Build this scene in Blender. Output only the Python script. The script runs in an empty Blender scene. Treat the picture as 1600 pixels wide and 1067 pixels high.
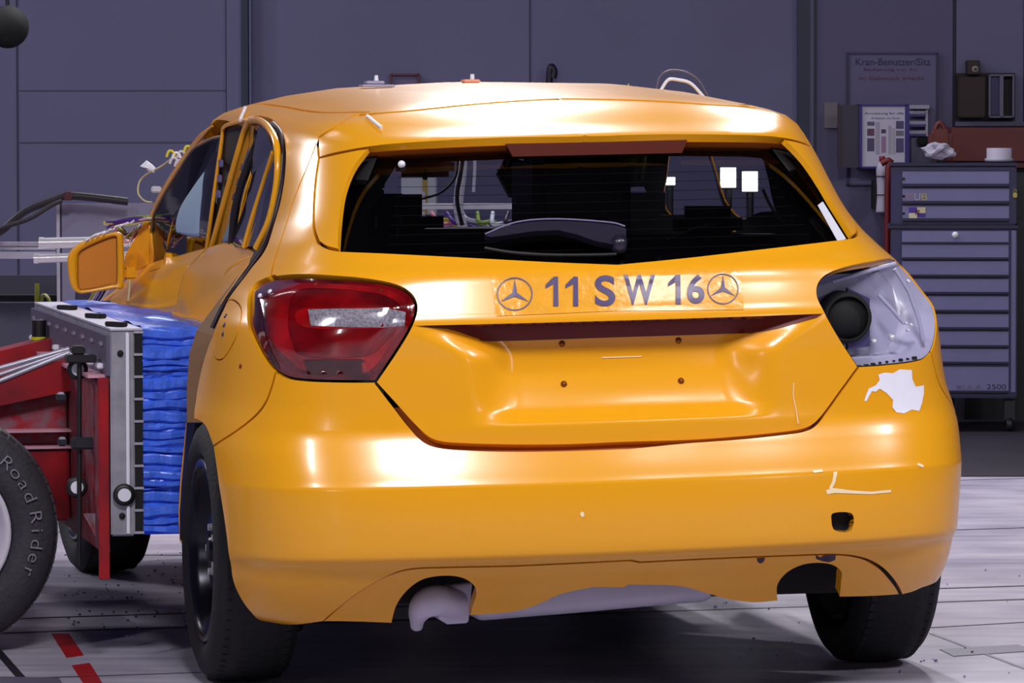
import bpy, bmesh, math, random
import numpy as np
from mathutils import Vector, Matrix, geometry
from mathutils.bvhtree import BVHTree
random.seed(7)
SC = bpy.context.scene
COL = SC.collection
# ------------------------------------------------------------------ camera
FPX = 7093.0
CAMP = np.array([-2.46634, -10.0004, 1.34193])
YAW, PIT, ROL = 0.2140263, -0.0485103, -0.0012446
PHI = 0.0181768            # the body leans a little on its springs after the impact
def cam_axes():
    c, s = math.cos(YAW), math.sin(YAW)
    F = np.array([s*math.cos(PIT), c*math.cos(PIT), math.sin(PIT)])
    r = np.array([c, -s, 0.0]); u = np.cross(r, F)
    return F, r*math.cos(ROL)+u*math.sin(ROL), -r*math.sin(ROL)+u*math.cos(ROL)
CF, CR, CU = cam_axes()
cd = bpy.data.cameras.new('camera'); cam = bpy.data.objects.new('camera', cd); COL.objects.link(cam)
cd.sensor_width = 36.0; cd.lens = FPX/1600*36.0; cd.clip_end = 200
m = Matrix.Identity(4)
for i in range(3):
    m[i][0] = CR[i]; m[i][1] = CU[i]; m[i][2] = -CF[i]; m[i][3] = CAMP[i]
cam.matrix_world = m
SC.camera = cam
# ------------------------------------------------------------------ world, lamps, exposure
SC.view_settings.view_transform = 'Standard'
SC.view_settings.look = 'None'
SC.view_settings.gamma = 1.0
SC.view_settings.exposure = 0.0
SC.view_settings.use_curve_mapping = False
w = bpy.data.worlds.new('hall'); SC.world = w; w.use_nodes = True
w.node_tree.nodes['Background'].inputs[0].default_value = (0.20, 0.18, 0.42, 1)
w.node_tree.nodes['Background'].inputs[1].default_value = 0.10
def area(name, loc, tgt, sx, sy, power, col=(1, .97, 1)):
    L = bpy.data.lights.new(name, 'AREA'); L.shape = 'RECTANGLE'; L.size = sx; L.size_y = sy
    L.energy = power; L.color = col
    o = bpy.data.objects.new(name, L); COL.objects.link(o); o.location = loc
    d = Vector(tgt)-Vector(loc); o.rotation_euler = d.to_track_quat('-Z', 'Y').to_euler()
    return o
area('hall_or_added_lamp', (1.45, 9.0, 5.2), (-.1, .8, 1.4), .5, .8, 210)
area('hall_or_added_lamp', (1.35, 6.9, 6.2), (-.1, .6, 1.38), .6, .5, 170)
area('hall_or_added_lamp', (3.3, 7.4, 5.4), (.4, .8, 1.3), .5, .5, 150)
area('hall_or_added_lamp', (-1.2, -4.6, 5.6), (-.1, .3, .7), 1.3, .9, 270)
area('hall_or_added_lamp', (-6.0, 8.3, 5.2), (-.7, .9, 1.2), 1.5, 1.1, 230)
area('hall_or_added_lamp', (-4.8, -3.6, 5.2), (-.8, .3, .6), .26, .9, 95)
area('hall_or_added_lamp', (5.2, -2.6, 5.4), (.8, .3, .6), .22, 1.0, 130)
area('hall_or_added_lamp', (-8.0, -11.5, 3.0), (0, 0, .8), .5, 1.8, 48)  # added low softbox behind the camera, for a streak in the plate recess
area('hall_or_added_lamp', (6.5, -11.5, 3.0), (0, 0, .8), .5, 1.8, 48)  # its added counterpart on the right, also a softbox for the recess
area('hall_or_added_lamp', (1.9, -4.2, 5.6), (.1, .2, .7), .9, .7, 28)
area('hall_or_added_lamp', (3.1, -3.7, 5.6), (.5, .2, .9), .5, .6, 60)
area('hall_or_added_lamp', (-3.5, 7.0, 6.8), (-1.5, 11, 2.0), 2.4, .8, 120, (.88, .88, 1))  # added wash light that brightens the back wall
# ------------------------------------------------------------------ materials
MAT = {}
def srgb(r, g, b):
    f = lambda c: (c/255/12.92 if c/255 <= .04045 else ((c/255+.055)/1.055)**2.4)
    return (f(r), f(g), f(b), 1)
def mat(name, col, rough=.5, metal=0, coat=0, coatr=.05, spec=.5, var=0, vscale=8, bump=0, bscale=60, emis=None, col2=None):
    if name in MAT: return MAT[name]
    M_ = bpy.data.materials.new(name); M_.use_nodes = True; nt = M_.node_tree
    b = nt.nodes['Principled BSDF']
    b.inputs['Base Color'].default_value = col; b.inputs['Roughness'].default_value = rough
    b.inputs['Metallic'].default_value = metal; b.inputs['Coat Weight'].default_value = coat
    b.inputs['Coat Roughness'].default_value = coatr; b.inputs['Specular IOR Level'].default_value = spec
    tc = nt.nodes.new('ShaderNodeTexCoord')
    if var or col2:
        nz = nt.nodes.new('ShaderNodeTexNoise'); nz.inputs['Scale'].default_value = vscale; nz.inputs['Detail'].default_value = 6
        nt.links.new(tc.outputs['Object'], nz.inputs['Vector'])
        rp = nt.nodes.new('ShaderNodeValToRGB')
        c2 = col2 if col2 else tuple(c*(1-var) for c in col[:3])+(1,)
        rp.color_ramp.elements[0].position = .35; rp.color_ramp.elements[1].position = .65
        rp.color_ramp.elements[0].color = c2; rp.color_ramp.elements[1].color = col
        nt.links.new(nz.outputs['Fac'], rp.inputs['Fac']); nt.links.new(rp.outputs['Color'], b.inputs['Base Color'])
    if bump:
        n2 = nt.nodes.new('ShaderNodeTexNoise'); n2.inputs['Scale'].default_value = bscale; n2.inputs['Detail'].default_value = 5
        nt.links.new(tc.outputs['Object'], n2.inputs['Vector'])
        bp = nt.nodes.new('ShaderNodeBump'); bp.inputs['Strength'].default_value = bump; bp.inputs['Distance'].default_value = .01
        nt.links.new(n2.outputs['Fac'], bp.inputs['Height']); nt.links.new(bp.outputs['Normal'], b.inputs['Normal'])
    if emis:
        b.inputs['Emission Color'].default_value = emis[0]; b.inputs['Emission Strength'].default_value = emis[1]
    MAT[name] = M_
    return M_
def glass(name, tint, refl=.06, tr=.9):
    M_ = bpy.data.materials.new(name); M_.use_nodes = True; nt = M_.node_tree
    nt.nodes.clear()
    o = nt.nodes.new('ShaderNodeOutputMaterial'); t = nt.nodes.new('ShaderNodeBsdfTransparent')
    g = nt.nodes.new('ShaderNodeBsdfGlossy'); mx = nt.nodes.new('ShaderNodeMixShader'); fr = nt.nodes.new('ShaderNodeFresnel')
    t.inputs[0].default_value = tint; g.inputs['Roughness'].default_value = .03; g.inputs['Color'].default_value = (.6, .6, .6, 1)
    fr.inputs['IOR'].default_value = 1.45
    nt.links.new(fr.outputs[0], mx.inputs[0]); nt.links.new(t.outputs[0], mx.inputs[1]); nt.links.new(g.outputs[0], mx.inputs[2])
    nt.links.new(mx.outputs[0], o.inputs[0]); MAT[name] = M_
    return M_
PAINT = mat('orange_paint', srgb(240, 166, 22), .24, 0, .3, .12, .5)
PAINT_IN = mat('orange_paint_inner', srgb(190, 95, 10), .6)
BLACK = mat('black_plastic', (.006, .006, .008, 1), .5)
DARK = mat('dark_cavity', (.003, .003, .004, 1), .8)
RUBBER = mat('tyre_rubber', (.005, .005, .007, 1), .75, bump=.3, bscale=90)
STEELB = mat('black_steel', (.012, .012, .02, 1), .22, .6)
PRIMER = mat('grey_primer', srgb(168, 166, 196), .35, 0, .2, .2, var=.15, vscale=5)
ALU = mat('aluminium', srgb(190, 187, 205), .35, .35, var=.2, vscale=20)
ALUD = mat('dull_aluminium', srgb(170, 168, 180), .5, .4, var=.3, vscale=14)
BLUE = mat('blue_foil', srgb(66, 112, 242), .45, 0, .3, .2, var=.25, vscale=30, bump=.7, bscale=25)
REDP = mat('red_paint', srgb(165, 8, 22), .4, 0, .2, .2, col2=srgb(120, 10, 25), vscale=9)
REDW = mat('worn_red_paint', srgb(150, 12, 30), .5, col2=srgb(120, 85, 100), vscale=30)
CHROME = mat('chrome', srgb(225, 225, 235), .25, .45)
WHITE = mat('white_plastic', srgb(225, 225, 238), .5)
CLOTH = mat('black_cloth', (.006, .005, .006, 1), .9)
GLASSD = glass('tinted_glass', (.42, .43, .48, 1))
GLASSC = glass('clear_glass', (.80, .84, .88, 1))
REDL = mat('red_lamp_lens', srgb(125, 4, 8), .12, 0, 1, .03, col2=srgb(48, 0, 4), vscale=9)
DREDL = mat('dark_red_lens', srgb(60, 0, 3), .15, 0, 1, .03)
BRED = mat('bright_red_lens', srgb(165, 10, 14), .15, 0, 1, .03, col2=srgb(95, 3, 8), vscale=12)
YEL = mat('yellow_insulation', srgb(200, 195, 40), .5)
PURP = mat('violet_insulation', srgb(70, 30, 130), .5)
LGREY = mat('grey_insulation', srgb(190, 188, 200), .5)
# ------------------------------------------------------------------ object helpers
def tag(o, label=None, cat=None, group=None, kind=None):
    if label: o['label'] = label
    if cat: o['category'] = cat
    if group: o['group'] = group
    if kind: o['kind'] = kind
    return o
def empty(name, loc=(0, 0, 0), label=None, cat=None, group=None):
    o = bpy.data.objects.new(name, None); COL.objects.link(o); o.location = loc; o.empty_display_size = .1
    return tag(o, label, cat, group)
def mesh_obj(name, V, F, mt, parent=None, smooth=True, mats=None, fm=None):
    me = bpy.data.meshes.new(name); me.from_pydata([tuple(map(float, v)) for v in V], [], [tuple(map(int, f)) for f in F])
    if mats:
        for q in mats: me.materials.append(q)
        for i, k in enumerate(fm): me.polygons[i].material_index = k
    else: me.materials.append(mt)
    if smooth:
        for q in me.polygons: q.use_smooth = True
    me.update()
    o = bpy.data.objects.new(name, me); COL.objects.link(o)
    if parent:
        o.parent = parent
        r = parent
        off = Vector((0, 0, 0))
        while r: off += r.location; r = r.parent
        # geometry is written in world coordinates: shift it into the parent's frame
        me.transform(Matrix.Translation(-off))
    return o
class MB:
    """collects solid pieces and links them as one mesh"""
    def __init__(s): s.V = []; s.F = []; s.S = []
    def add(s, V, F, sm=False):
        n = len(s.V); s.V += [tuple(map(float, v)) for v in V]; s.F += [tuple(int(i)+n for i in f) for f in F]; s.S += [sm]*len(F)
    def box(s, c, d, rz=0, bev=0, R=None):
        x, y, z = d[0]/2, d[1]/2, d[2]/2
        if bev:
            bm = bmesh.new(); bmesh.ops.create_cube(bm, size=1)
            for v in bm.verts: v.co = Vector((v.co.x*d[0], v.co.y*d[1], v.co.z*d[2]))
            bmesh.ops.bevel(bm, geom=bm.edges[:], offset=bev, segments=4 if bev > .03 else 2, affect='EDGES')
            bm.verts.index_update(); V = [np.array(v.co) for v in bm.verts]; F = [[v.index for v in f.verts] for f in bm.faces]; bm.free()
        else:
            V = [np.array(q) for q in [(-x,-y,-z),(x,-y,-z),(x,y,-z),(-x,y,-z),(-x,-y,z),(x,-y,z),(x,y,z),(-x,y,z)]]
            F = [(0,3,2,1),(4,5,6,7),(0,1,5,4),(1,2,6,5),(2,3,7,6),(3,0,4,7)]
        M3 = np.array(R) if R is not None else np.array(Matrix.Rotation(rz, 3, 'Z'))
        s.add([M3@v+np.array(c) for v in V], F); return s
    def hexa(s, P):  # 8 corners
        s.add(P, [(0,3,2,1),(4,5,6,7),(0,1,5,4),(1,2,6,5),(2,3,7,6),(3,0,4,7)]); return s
    def tube(s, pts, r, n=10, cap=True, sm=True):
        pts = [np.array(p, float) for p in pts]; N = len(pts)
        rr = r if hasattr(r, '__len__') else [r]*N
        t0 = pts[1]-pts[0]; t0 /= np.linalg.norm(t0)+1e-12
        up = np.array([0, 0, 1.]) if abs(t0[2]) < .9 else np.array([1., 0, 0])
        a = np.cross(t0, up); a /= np.linalg.norm(a)
        V = []
        for i in range(N):
            t = pts[min(i+1, N-1)]-pts[max(i-1, 0)]; t /= np.linalg.norm(t)+1e-12
            a = a-t*(a@t); a /= np.linalg.norm(a)+1e-12; b = np.cross(t, a)
            V += [pts[i]+rr[i]*(math.cos(q)*a+math.sin(q)*b) for q in np.linspace(0, 2*math.pi, n, endpoint=False)]
        F = [(i*n+j, i*n+(j+1) % n, (i+1)*n+(j+1) % n, (i+1)*n+j) for i in range(N-1) for j in range(n)]
        k = len(s.V); s.add(V, F, sm)
        if cap:
            s.V += V[:n]+V[-n:]; m0 = k+len(V)
            s.F += [tuple(range(m0+n-1, m0-1, -1)), tuple(range(m0+n, m0+2*n))]; s.S += [False]*2
        return s
    def lathe(s, prof, c, ax, n=48, sm=True):
        """prof: (radius, along-axis) pairs round axis ax through c"""
        ax = np.array(ax, float); ax /= np.linalg.norm(ax); c = np.array(c, float)
        up = np.array([0, 0, 1.]) if abs(ax[2]) < .9 else np.array([0, 1., 0])
        a = np.cross(ax, up); a /= np.linalg.norm(a); b = np.cross(ax, a)
        V = [c+ax*h+r*(math.cos(q)*a+math.sin(q)*b) for r, h in prof for q in np.linspace(0, 2*math.pi, n, endpoint=False)]
        F = [(i*n+j, i*n+(j+1) % n, (i+1)*n+(j+1) % n, (i+1)*n+j) for i in range(len(prof)-1) for j in range(n)]
        s.add(V, F, sm); return s
    def build(s, name, mt, parent=None):
        o = mesh_obj(name, s.V, s.F, mt, parent, smooth=False)
        for q, k in zip(o.data.polygons, s.S): q.use_smooth = k
        bm = bmesh.new(); bm.from_mesh(o.data); bmesh.ops.recalc_face_normals(bm, faces=bm.faces); bm.to_mesh(o.data); bm.free()
        return o
def catmull(P, seg=8, closed=False):
    P = [np.array(p, float) for p in P]
    if len(P) < 3: return P
    out = []; N = len(P); rng = N if closed else N-1
    for i in range(rng):
        p1, p2 = P[i], P[(i+1) % N]
        p0 = P[i-1] if (i > 0 or closed) else 2*p1-p2
        p3 = P[(i+2) % N] if (i+2 < N or closed) else 2*p2-p1
        for k in range(seg):
            t = k/seg
            out.append(.5*(2*p1+(p2-p0)*t+(2*p0-5*p1+4*p2-p3)*t*t+(3*p1-p0-3*p2+p3)*t**3))
    if not closed: out.append(P[-1])
    return out
# ------------------------------------------------------------------ rays and frames
cph, sph = math.cos(PHI), math.sin(PHI)
def roll(P):
    P = np.asarray(P, float)
    return np.stack([P[..., 0]*cph-P[..., 2]*sph, P[..., 1], P[..., 0]*sph+P[..., 2]*cph], -1)
def unroll(P):
    P = np.asarray(P, float)
    return np.stack([P[..., 0]*cph+P[..., 2]*sph, P[..., 1], -P[..., 0]*sph+P[..., 2]*cph], -1)
def ray(px, py): return CF+CR*(px-800)/FPX-CU*(py-533.5)/FPX
def at(px, py, Y): d = ray(px, py); return CAMP+d*(Y-CAMP[1])/d[1]
def atz(px, py, Z=0.): d = ray(px, py); return CAMP+d*(Z-CAMP[2])/d[2]
def atx(px, py, X): d = ray(px, py); return CAMP+d*(X-CAMP[0])/d[0]
def proj(P):
    d = np.asarray(P, float)-CAMP; w_ = d@CF
    return np.stack([800+FPX*(d@CR)/w_, 533.5-FPX*(d@CU)/w_], -1)
# ------------------------------------------------------------------ the car's master skin
class Pchip:
    def __init__(s, pts):
        s.x = np.array([p[0] for p in pts], float); s.y = np.array([p[1] for p in pts], float)
        h = np.diff(s.x); d = np.diff(s.y)/h; n = len(s.x); m_ = np.zeros(n)
        m_[0] = d[0]; m_[-1] = d[-1]
        for i in range(1, n-1):
            if d[i-1]*d[i] > 0:
                w1 = 2*h[i]+h[i-1]; w2 = h[i]+2*h[i-1]; m_[i] = (w1+w2)/(w1/d[i-1]+w2/d[i])
        s.m = m_
    def __call__(s, q):
        q = np.clip(q, s.x[0], s.x[-1]); i = np.clip(np.searchsorted(s.x, q)-1, 0, len(s.x)-2)
        h = s.x[i+1]-s.x[i]; t = (q-s.x[i])/h
        return ((1+2*t)*(1-t)**2*s.y[i]+t*(1-t)**2*h*s.m[i]+t*t*(3-2*t)*s.y[i+1]+t*t*(t-1)*h*s.m[i+1])
Y0 = 1.9
fYr = Pchip([(.185,.17),(.21,.145),(.30,.066),(.335,.044),(.352,.018),(.365,.008),(.40,.003),(.46,.0),(.519,.002),(.530,.007),(.56,.0205),(.60,.0395),(.64,.058),(.655,.062),(.70,.064),(.80,.064),(.87,.060),(.892,.061),(.92,.072),(.96,.0895),(1.0,.1085),(1.03,.145),(1.1,.21),(1.2,.31),(1.28,.395),(1.305,.42),(1.345,.51),(1.395,.68),(1.42,1.0),(1.44,1.4),(1.4475,1.8)])
fA = Pchip([(.185,.80),(.195,.85),(.21,.89),(.245,.908),(.30,.914),(.38,.916),(.46,.922),(.54,.928),(.60,.93),(.64,.925),(.71,.902),(.76,.893),(.81,.887),(.876,.877),(.922,.852),(.959,.832),(1.0,.800),(1.032,.777),(1.074,.744),(1.12,.72),(1.196,.70),(1.289,.668),(1.33,.638),(1.345,.610),(1.358,.585),(1.38,.54),(1.395,.49),(1.42,.34),(1.44,.17),(1.4475,.03)])
fN = Pchip([(.185,9),(.8,9.5),(.95,8.5),(1.03,7),(1.1,6.5),(1.2,6),(1.29,6),(1.345,5.5),(1.40,5),(1.4475,4)])
fFr = Pchip([(.185,4.05),(.5,4.25),(.7,4.22),(.80,4.1),(.88,3.7),(.94,3.3),(1.0,3.02),(1.1,2.80),(1.2,2.62),(1.29,2.46),(1.345,2.36),(1.395,2.25),(1.42,2.12),(1.4475,1.95)])
fH = Pchip([(.3,1.27),(.42,1.305),(.68,1.395),(1.0,1.42),(1.4,1.44),(1.8,1.448),(2.2,1.43),(2.6,1.37),(3,1.33)])
KB = .16
VB = .8875     # height of the handle brow
def sst(t): t = np.clip(t, 0, 1); return t*t*(3-2*t)
fRec = Pchip([(.656,0),(.660,.003),(.688,.030),(.692,.0325),(.735,.051),(.78,.063),(.84,.068),(.8875,.066),(.95,.066)])
def skin(a, v, off=0.):
    """a: direction round the car in degrees from dead astern (left is negative), v: height row"""
    a = np.asarray(a, float); v = np.asarray(v, float)
    ar = np.radians(a); A = fA(v); n = fN(v)
    fr = np.abs(a) > 90
    B = np.where(fr, fFr(v)-Y0, Y0-fYr(v)); n = np.where(fr, 3.5, n)
    s_, c_ = np.sin(ar), np.cos(ar)
    rho = (np.abs(s_/A)**n+np.abs(c_/B)**n+1e-12)**(-1/n)
    x = rho*s_; y = Y0-rho*c_
    y = y+KB*x*x*np.clip((Y0-y)/1.2, 0, 1)
    s = sst((v-1.29)/.055)
    zr = fH(y)-.075*x*x-.26*x**4
    z = v*(1-s)+zr*s
    ax = np.abs(x); back = (~fr) & (np.abs(a) < 30)
    # number-plate recess of the tailgate
    wo = .375+.12*sst((v-.80)/.09); wi = .235+.03*sst((v-.8)/.09)
    rec = np.where(v < VB, fRec(v), 0.)*sst((wo-ax)/(wo-wi))*back
    y = y+rec
    # the struck left flank is pushed inwards ahead of the rear wheel
    dn = np.where(a < 0, .13*sst((y-.70)/.55)*sst((1.12-v)/.25)*sst((4.0-y)/.6), 0.)
    x = x+dn
    P = np.stack([x, y, z], -1)
    if np.any(off):
        P = P+np.asarray(off)[..., None]*skin_n(a, v) if np.ndim(off) else P+off*skin_n(a, v)
    return P
def skin_n(a, v):
    e = .05; f = .0012
    ta = skin(a+e, v)-skin(a-e, v); tv = skin(a, v+f)-skin(a, v-f)
    nn = np.cross(ta, tv); nn /= np.linalg.norm(nn, axis=-1, keepdims=True)+1e-12
    return nn
UA = .033     # metres of skin per degree
_ga = np.concatenate([np.linspace(-178, -92, 60), np.linspace(-90, 90, 500), np.linspace(92, 178, 60)])
_gv = np.unique(np.concatenate([np.linspace(.186, 1.30, 260), np.linspace(1.30, 1.447, 60)]))
_GA, _GV = np.meshgrid(_ga, _gv)
_GP = roll(skin(_GA, _GV))
_na, _nv = len(_ga), len(_gv)
_fi = [(i*_na+j, i*_na+j+1, (i+1)*_na+j+1, (i+1)*_na+j) for i in range(_nv-1) for j in range(_na-1)]
BVH = BVHTree.FromPolygons([tuple(p) for p in _GP.reshape(-1, 3)], _fi)
def hit(px, py):
    """pixel of the photograph -> (a, v) on the skin"""
    loc, nor, idx, dist = BVH.ray_cast(Vector(CAMP), Vector(ray(px, py)).normalized())
    if idx is None:
        # just outside the outline: take the nearest skin point
        best = _PJ-np.array([px, py]); k = (best**2).sum(-1).argmin()
        return np.array([_GA.reshape(-1)[k], _GV.reshape(-1)[k]])
    i, j = divmod(idx, _na-1)
    q = np.array([(_ga[j]+_ga[j+1])/2, (_gv[i]+_gv[i+1])/2])
    for _ in range(6):
        f0 = proj(roll(skin(q[0], q[1])))-np.array([px, py])
        fa = (proj(roll(skin(q[0]+.02, q[1])))-np.array([px, py])-f0)/.02
        fv = (proj(roll(skin(q[0], q[1]+.0005)))-np.array([px, py])-f0)/.0005
        J = np.array([[fa[0], fv[0]], [fa[1], fv[1]]])
        if abs(np.linalg.det(J)) < 50: break
        st = np.linalg.solve(J, -f0); st[0] = np.clip(st[0], -2, 2); st[1] = np.clip(st[1], -.02, .02); q = q+st
    return q
_PJ = proj(_GP.reshape(-1, 3))
def outline(segs, seg=6):
    """segs: list of point lists, each smoothed on its own; points are photograph pixels or ('m', a, v) skin places"""
    out = []
    for s in segs:
        pts = [np.array([q[1], q[2]], float) if q[0] == 'm' else hit(*q) for q in s]
        sc = [np.array([p[0]*UA, p[1]]) for p in pts]
        sm = catmull(sc, seg) if len(sc) > 2 else sc
        if out and np.linalg.norm(out[-1]-sm[0]) < 2e-3: sm = sm[1:]
        out += sm
    if np.linalg.norm(out[0]-out[-1]) < 2e-3: out = out[:-1]
    # even out the spacing
    res = []
    N = len(out)
    for i in range(N):
        p, q = out[i], out[(i+1) % N]; L = np.linalg.norm(q-p); k = max(1, int(math.ceil(L/.02)))
        for t in range(k): res.append(p+(q-p)*t/k)
    return np.array(res)
def mirror(O): O = np.array(O)[::-1].copy(); O[:, 0] *= -1; return O
def inside(P, poly):
    x, y = P[:, 0], P[:, 1]; r = np.zeros(len(P), bool); n = len(poly)
    for i in range(n):
        x1, y1 = poly[i]; x2, y2 = poly[(i+1) % n]
        c = ((y1 > y) != (y2 > y)) & (x < (x2-x1)*(y-y1)/(y2-y1+1e-15)+x1)
        r ^= c
    return r
def segdist(P, poly):
    d = np.full(len(P), 9.)
    n = len(poly)
    for i in range(n):
        a, b = poly[i], poly[(i+1) % n]; ab = b-a; t = np.clip(((P-a)@ab)/(ab@ab+1e-15), 0, 1)
        d = np.minimum(d, np.linalg.norm(P-(a+t[:, None]*ab), axis=1))
    return d
def triang(outer, holes, sp, rows=()):
    allp = [outer]+list(holes)
    lo, hi = outer.min(0), outer.max(0)
    gx = np.arange(math.floor(lo[0]/sp)*sp, hi[0]+sp, sp); gy = np.arange(math.floor(lo[1]/sp)*sp, hi[1]+sp, sp)
    G = np.stack(np.meshgrid(gx, gy), -1).reshape(-1, 2)
    for rv in rows:
        G = G[np.abs(G[:, 1]-rv) > .0022]; xs = np.arange(lo[0], hi[0], sp*.8); G = np.concatenate([G, np.stack([xs, np.full(len(xs), rv)], -1)])
    G = G[inside(G, outer)]
    for h in holes: G = G[~inside(G, h)]
    for q in allp: G = G[segdist(G, q) > .45*sp]
    V = list(map(Vector, np.concatenate(allp).tolist())); E = []; k = 0
    for q in allp:
        n = len(q); E += [(k+i, k+(i+1) % n) for i in range(n)]; k += n
    nb = k
    V += list(map(Vector, G.tolist()))
    r = geometry.delaunay_2d_cdt(V, E, [], 0, 1e-7)
    vv = np.array([tuple(p) for p in r[0]]); ff = np.array([f for f in r[2]])
    c = vv[ff].mean(1); ok = inside(c, outer)
    for h in holes: ok &= ~inside(c, h)
    return vv, ff[ok]
def panel(name, outer, holes=(), mt=None, parent=None, off=0., flange=.018, sp=.012, fmat=None, offf=None, rows=(), yoff=None, vlim=None):
    vv, ff = triang(np.asarray(outer), [np.asarray(h) for h in holes], sp, rows)
    a, v = vv[:, 0]/UA, vv[:, 1]
    o_ = offf(a, v) if offf else off
    if vlim:
        v = np.clip(v, vlim[0]+1e-5, vlim[1]-1e-5); N = skin_n(a, np.clip(v, vlim[0]+.0013, vlim[1]-.0013)); P = skin(a, v)
    else: P = skin(a, v, o_); N = skin_n(a, v)
    if offf:
        pass
    if yoff: P = P+np.stack([np.zeros(len(a)), yoff(a, v), np.zeros(len(a))], -1)
    V = list(roll(P)); F = [tuple(f) for f in ff]
    # face orientation towards the outside
    f0 = np.array(F); pn = np.cross(P[f0[:, 1]]-P[f0[:, 0]], P[f0[:, 2]]-P[f0[:, 0]])
    flip = (pn*N[f0[:, 0]]).sum(1) < 0
    F = [f[::-1] if fl else f for f, fl in zip(F, flip)]
    nor = {i: roll(N[i]) for i in range(len(N))}
    nf = len(F); fm = [0]*nf
    if flange:
        ed = {}
        for f in F:
            for i in range(3):
                e = (f[i], f[(i+1) % 3]); ed[e] = 1
        be = [e for e in ed if (e[1], e[0]) not in ed]
        dn = roll(P-flange*N); idx = {}; base = len(V)
        for e in be:
            for k in e:
                if k not in idx:
                    idx[k] = len(V); V.append(V[k]); V.append(dn[k])
        for e in be:
            i, j = idx[e[0]], idx[e[1]]
            F.append((i, i+1, j+1, j)); fm.append(1)
    o = mesh_obj(name, V, F, mt, parent, mats=[mt, fmat or mt], fm=fm)
    me = o.data
    ln = []
    vn = [None]*len(V)
    for poly in me.polygons:
        for li in poly.loop_indices:
            vi = me.loops[li].vertex_index
            ln.append(tuple(nor[vi]) if vi in nor and not offf and not yoff else (0, 0, 0))
    me.normals_split_custom_set(ln)
    return o
def patch(name, rows, mt, parent=None, up=5, thick=.004, body=False):
    """a sheet through a grid of (px, py, Y) places, smoothed both ways, with real thickness"""
    G = [[at(*q) if not (isinstance(q, tuple) and q[0] == 'w') else np.array(q[1:]) for q in r] for r in rows]
    R1 = [catmull(r, up) for r in G]
    C1 = [catmull([r[j] for r in R1], up) for j in range(len(R1[0]))]
    n, k = len(C1[0]), len(C1)
    V = [C1[j][i] for i in range(n) for j in range(k)]
    F = [(i*k+j, i*k+j+1, (i+1)*k+j+1, (i+1)*k+j) for i in range(n-1) for j in range(k-1)]
    o = mesh_obj(name, V, F, mt, parent)
    md = o.modifiers.new('solid', 'SOLIDIFY'); md.thickness = thick; md.offset = 0
    return o
# ================================================================== THE CAR
car = empty('hatchback_car', (0, .0, 0), 'bright orange hatchback with crushed left doors and a missing right rear lamp', 'car')
# --- shared outlines, traced on the left half and mirrored
seamL = [(497,215),(481,258),(465,296),(453,330),(440,372),(428,410),(423,432)]
lampL_top = [(430,433),(470,430),(530,433),(580,438),(618,446),(640,458),(650,476),(646,500),(628,535),(587,596)]
lampL_bot = [(587,596),(540,596),(480,594),(445,588),(418,568),(396,530),(387,492),(388,462),(398,444),(415,435)]
seamBot = [(587,598),(618,632),(645,662),(668,683),(692,692),(730,695),(800,697),(880,697),('m',0,.607)]
lamp_o = outline([lampL_top, lampL_bot])
podO = [(500,247),(495,280),(492,320),(492,355),(499,378)]
podB = [(499,378),(512,386),(529,390)]
podI = [(529,390),(531,345),(537,302),(552,264),(576,232)]
winB = [(529,390),(600,394),(700,399),(850,407),('m',0,1.0155)]
def half(*segs):
    """an outline traced from the centre line round the left and back to the centre, closed by its mirror image"""
    L = outline(list(segs))
    return L
def sym(segs):
    pts = []
    for s in segs:
        q = [np.array([t[1], t[2]], float) if t[0] == 'm' else hit(*t) for t in s]
        q = [np.array([p[0]*UA, p[1]]) for p in q]
        sm = catmull(q, 6) if len(q) > 2 else q
        if pts and np.linalg.norm(pts[-1]-sm[0]) < 2e-3: sm = sm[1:]
        pts += list(sm)
    P = np.array(pts); Q = P[::-1].copy(); Q[:, 0] *= -1
    A = list(P)+list(Q)
    out = [A[0]]
    for p in A[1:]:
        if np.linalg.norm(p-out[-1]) > 1.5e-3: out.append(p)
    if np.linalg.norm(out[0]-out[-1]) < 1.5e-3: out.pop()
    res = []
    for i in range(len(out)):
        p, q = out[i], out[(i+1) % len(out)]; L = np.linalg.norm(q-p); k = max(1, int(math.ceil(L/.02)))
        for t in range(k): res.append(p+(q-p)*t/k)
    return np.array(res)
def shrink(P, d):
    """pull an outline inwards by d for the shut gap"""
    P = np.asarray(P); n = len(P)
    ar = .5*np.sum(P[:, 0]*np.roll(P[:, 1], -1)-np.roll(P[:, 0], -1)*P[:, 1])
    t = np.roll(P, -1, 0)-np.roll(P, 1, 0); t /= np.linalg.norm(t, axis=1, keepdims=True)+1e-12
    nn = np.stack([-t[:, 1], t[:, 0]], -1)*(1 if ar > 0 else -1)
    return P+nn*d
topw = [('m',0,1.0155),]
tg = sym([[('m',0,1.0155),(850,407),(700,399),(600,394),(529,391)], [(529,391),(512,387),(497,379)], [(497,379),(490,355),(490,320),(493,280),(498,247)],
          [(498,247),(496,218)], seamL[0:], [(423,432),(430,431)], lampL_top, seamBot])
def vclip(P, v0, up):
    out = []; n = len(P)
    for i in range(n):
        p, q = P[i], P[(i+1) % n]; a, b = (p[1] >= v0) == up or p[1] == v0, (q[1] >= v0) == up or q[1] == v0
        if a: out.append(p)
        if a != b: t = (v0-p[1])/(q[1]-p[1]); out.append(p+(q-p)*t)
    return clean0(out)
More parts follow.
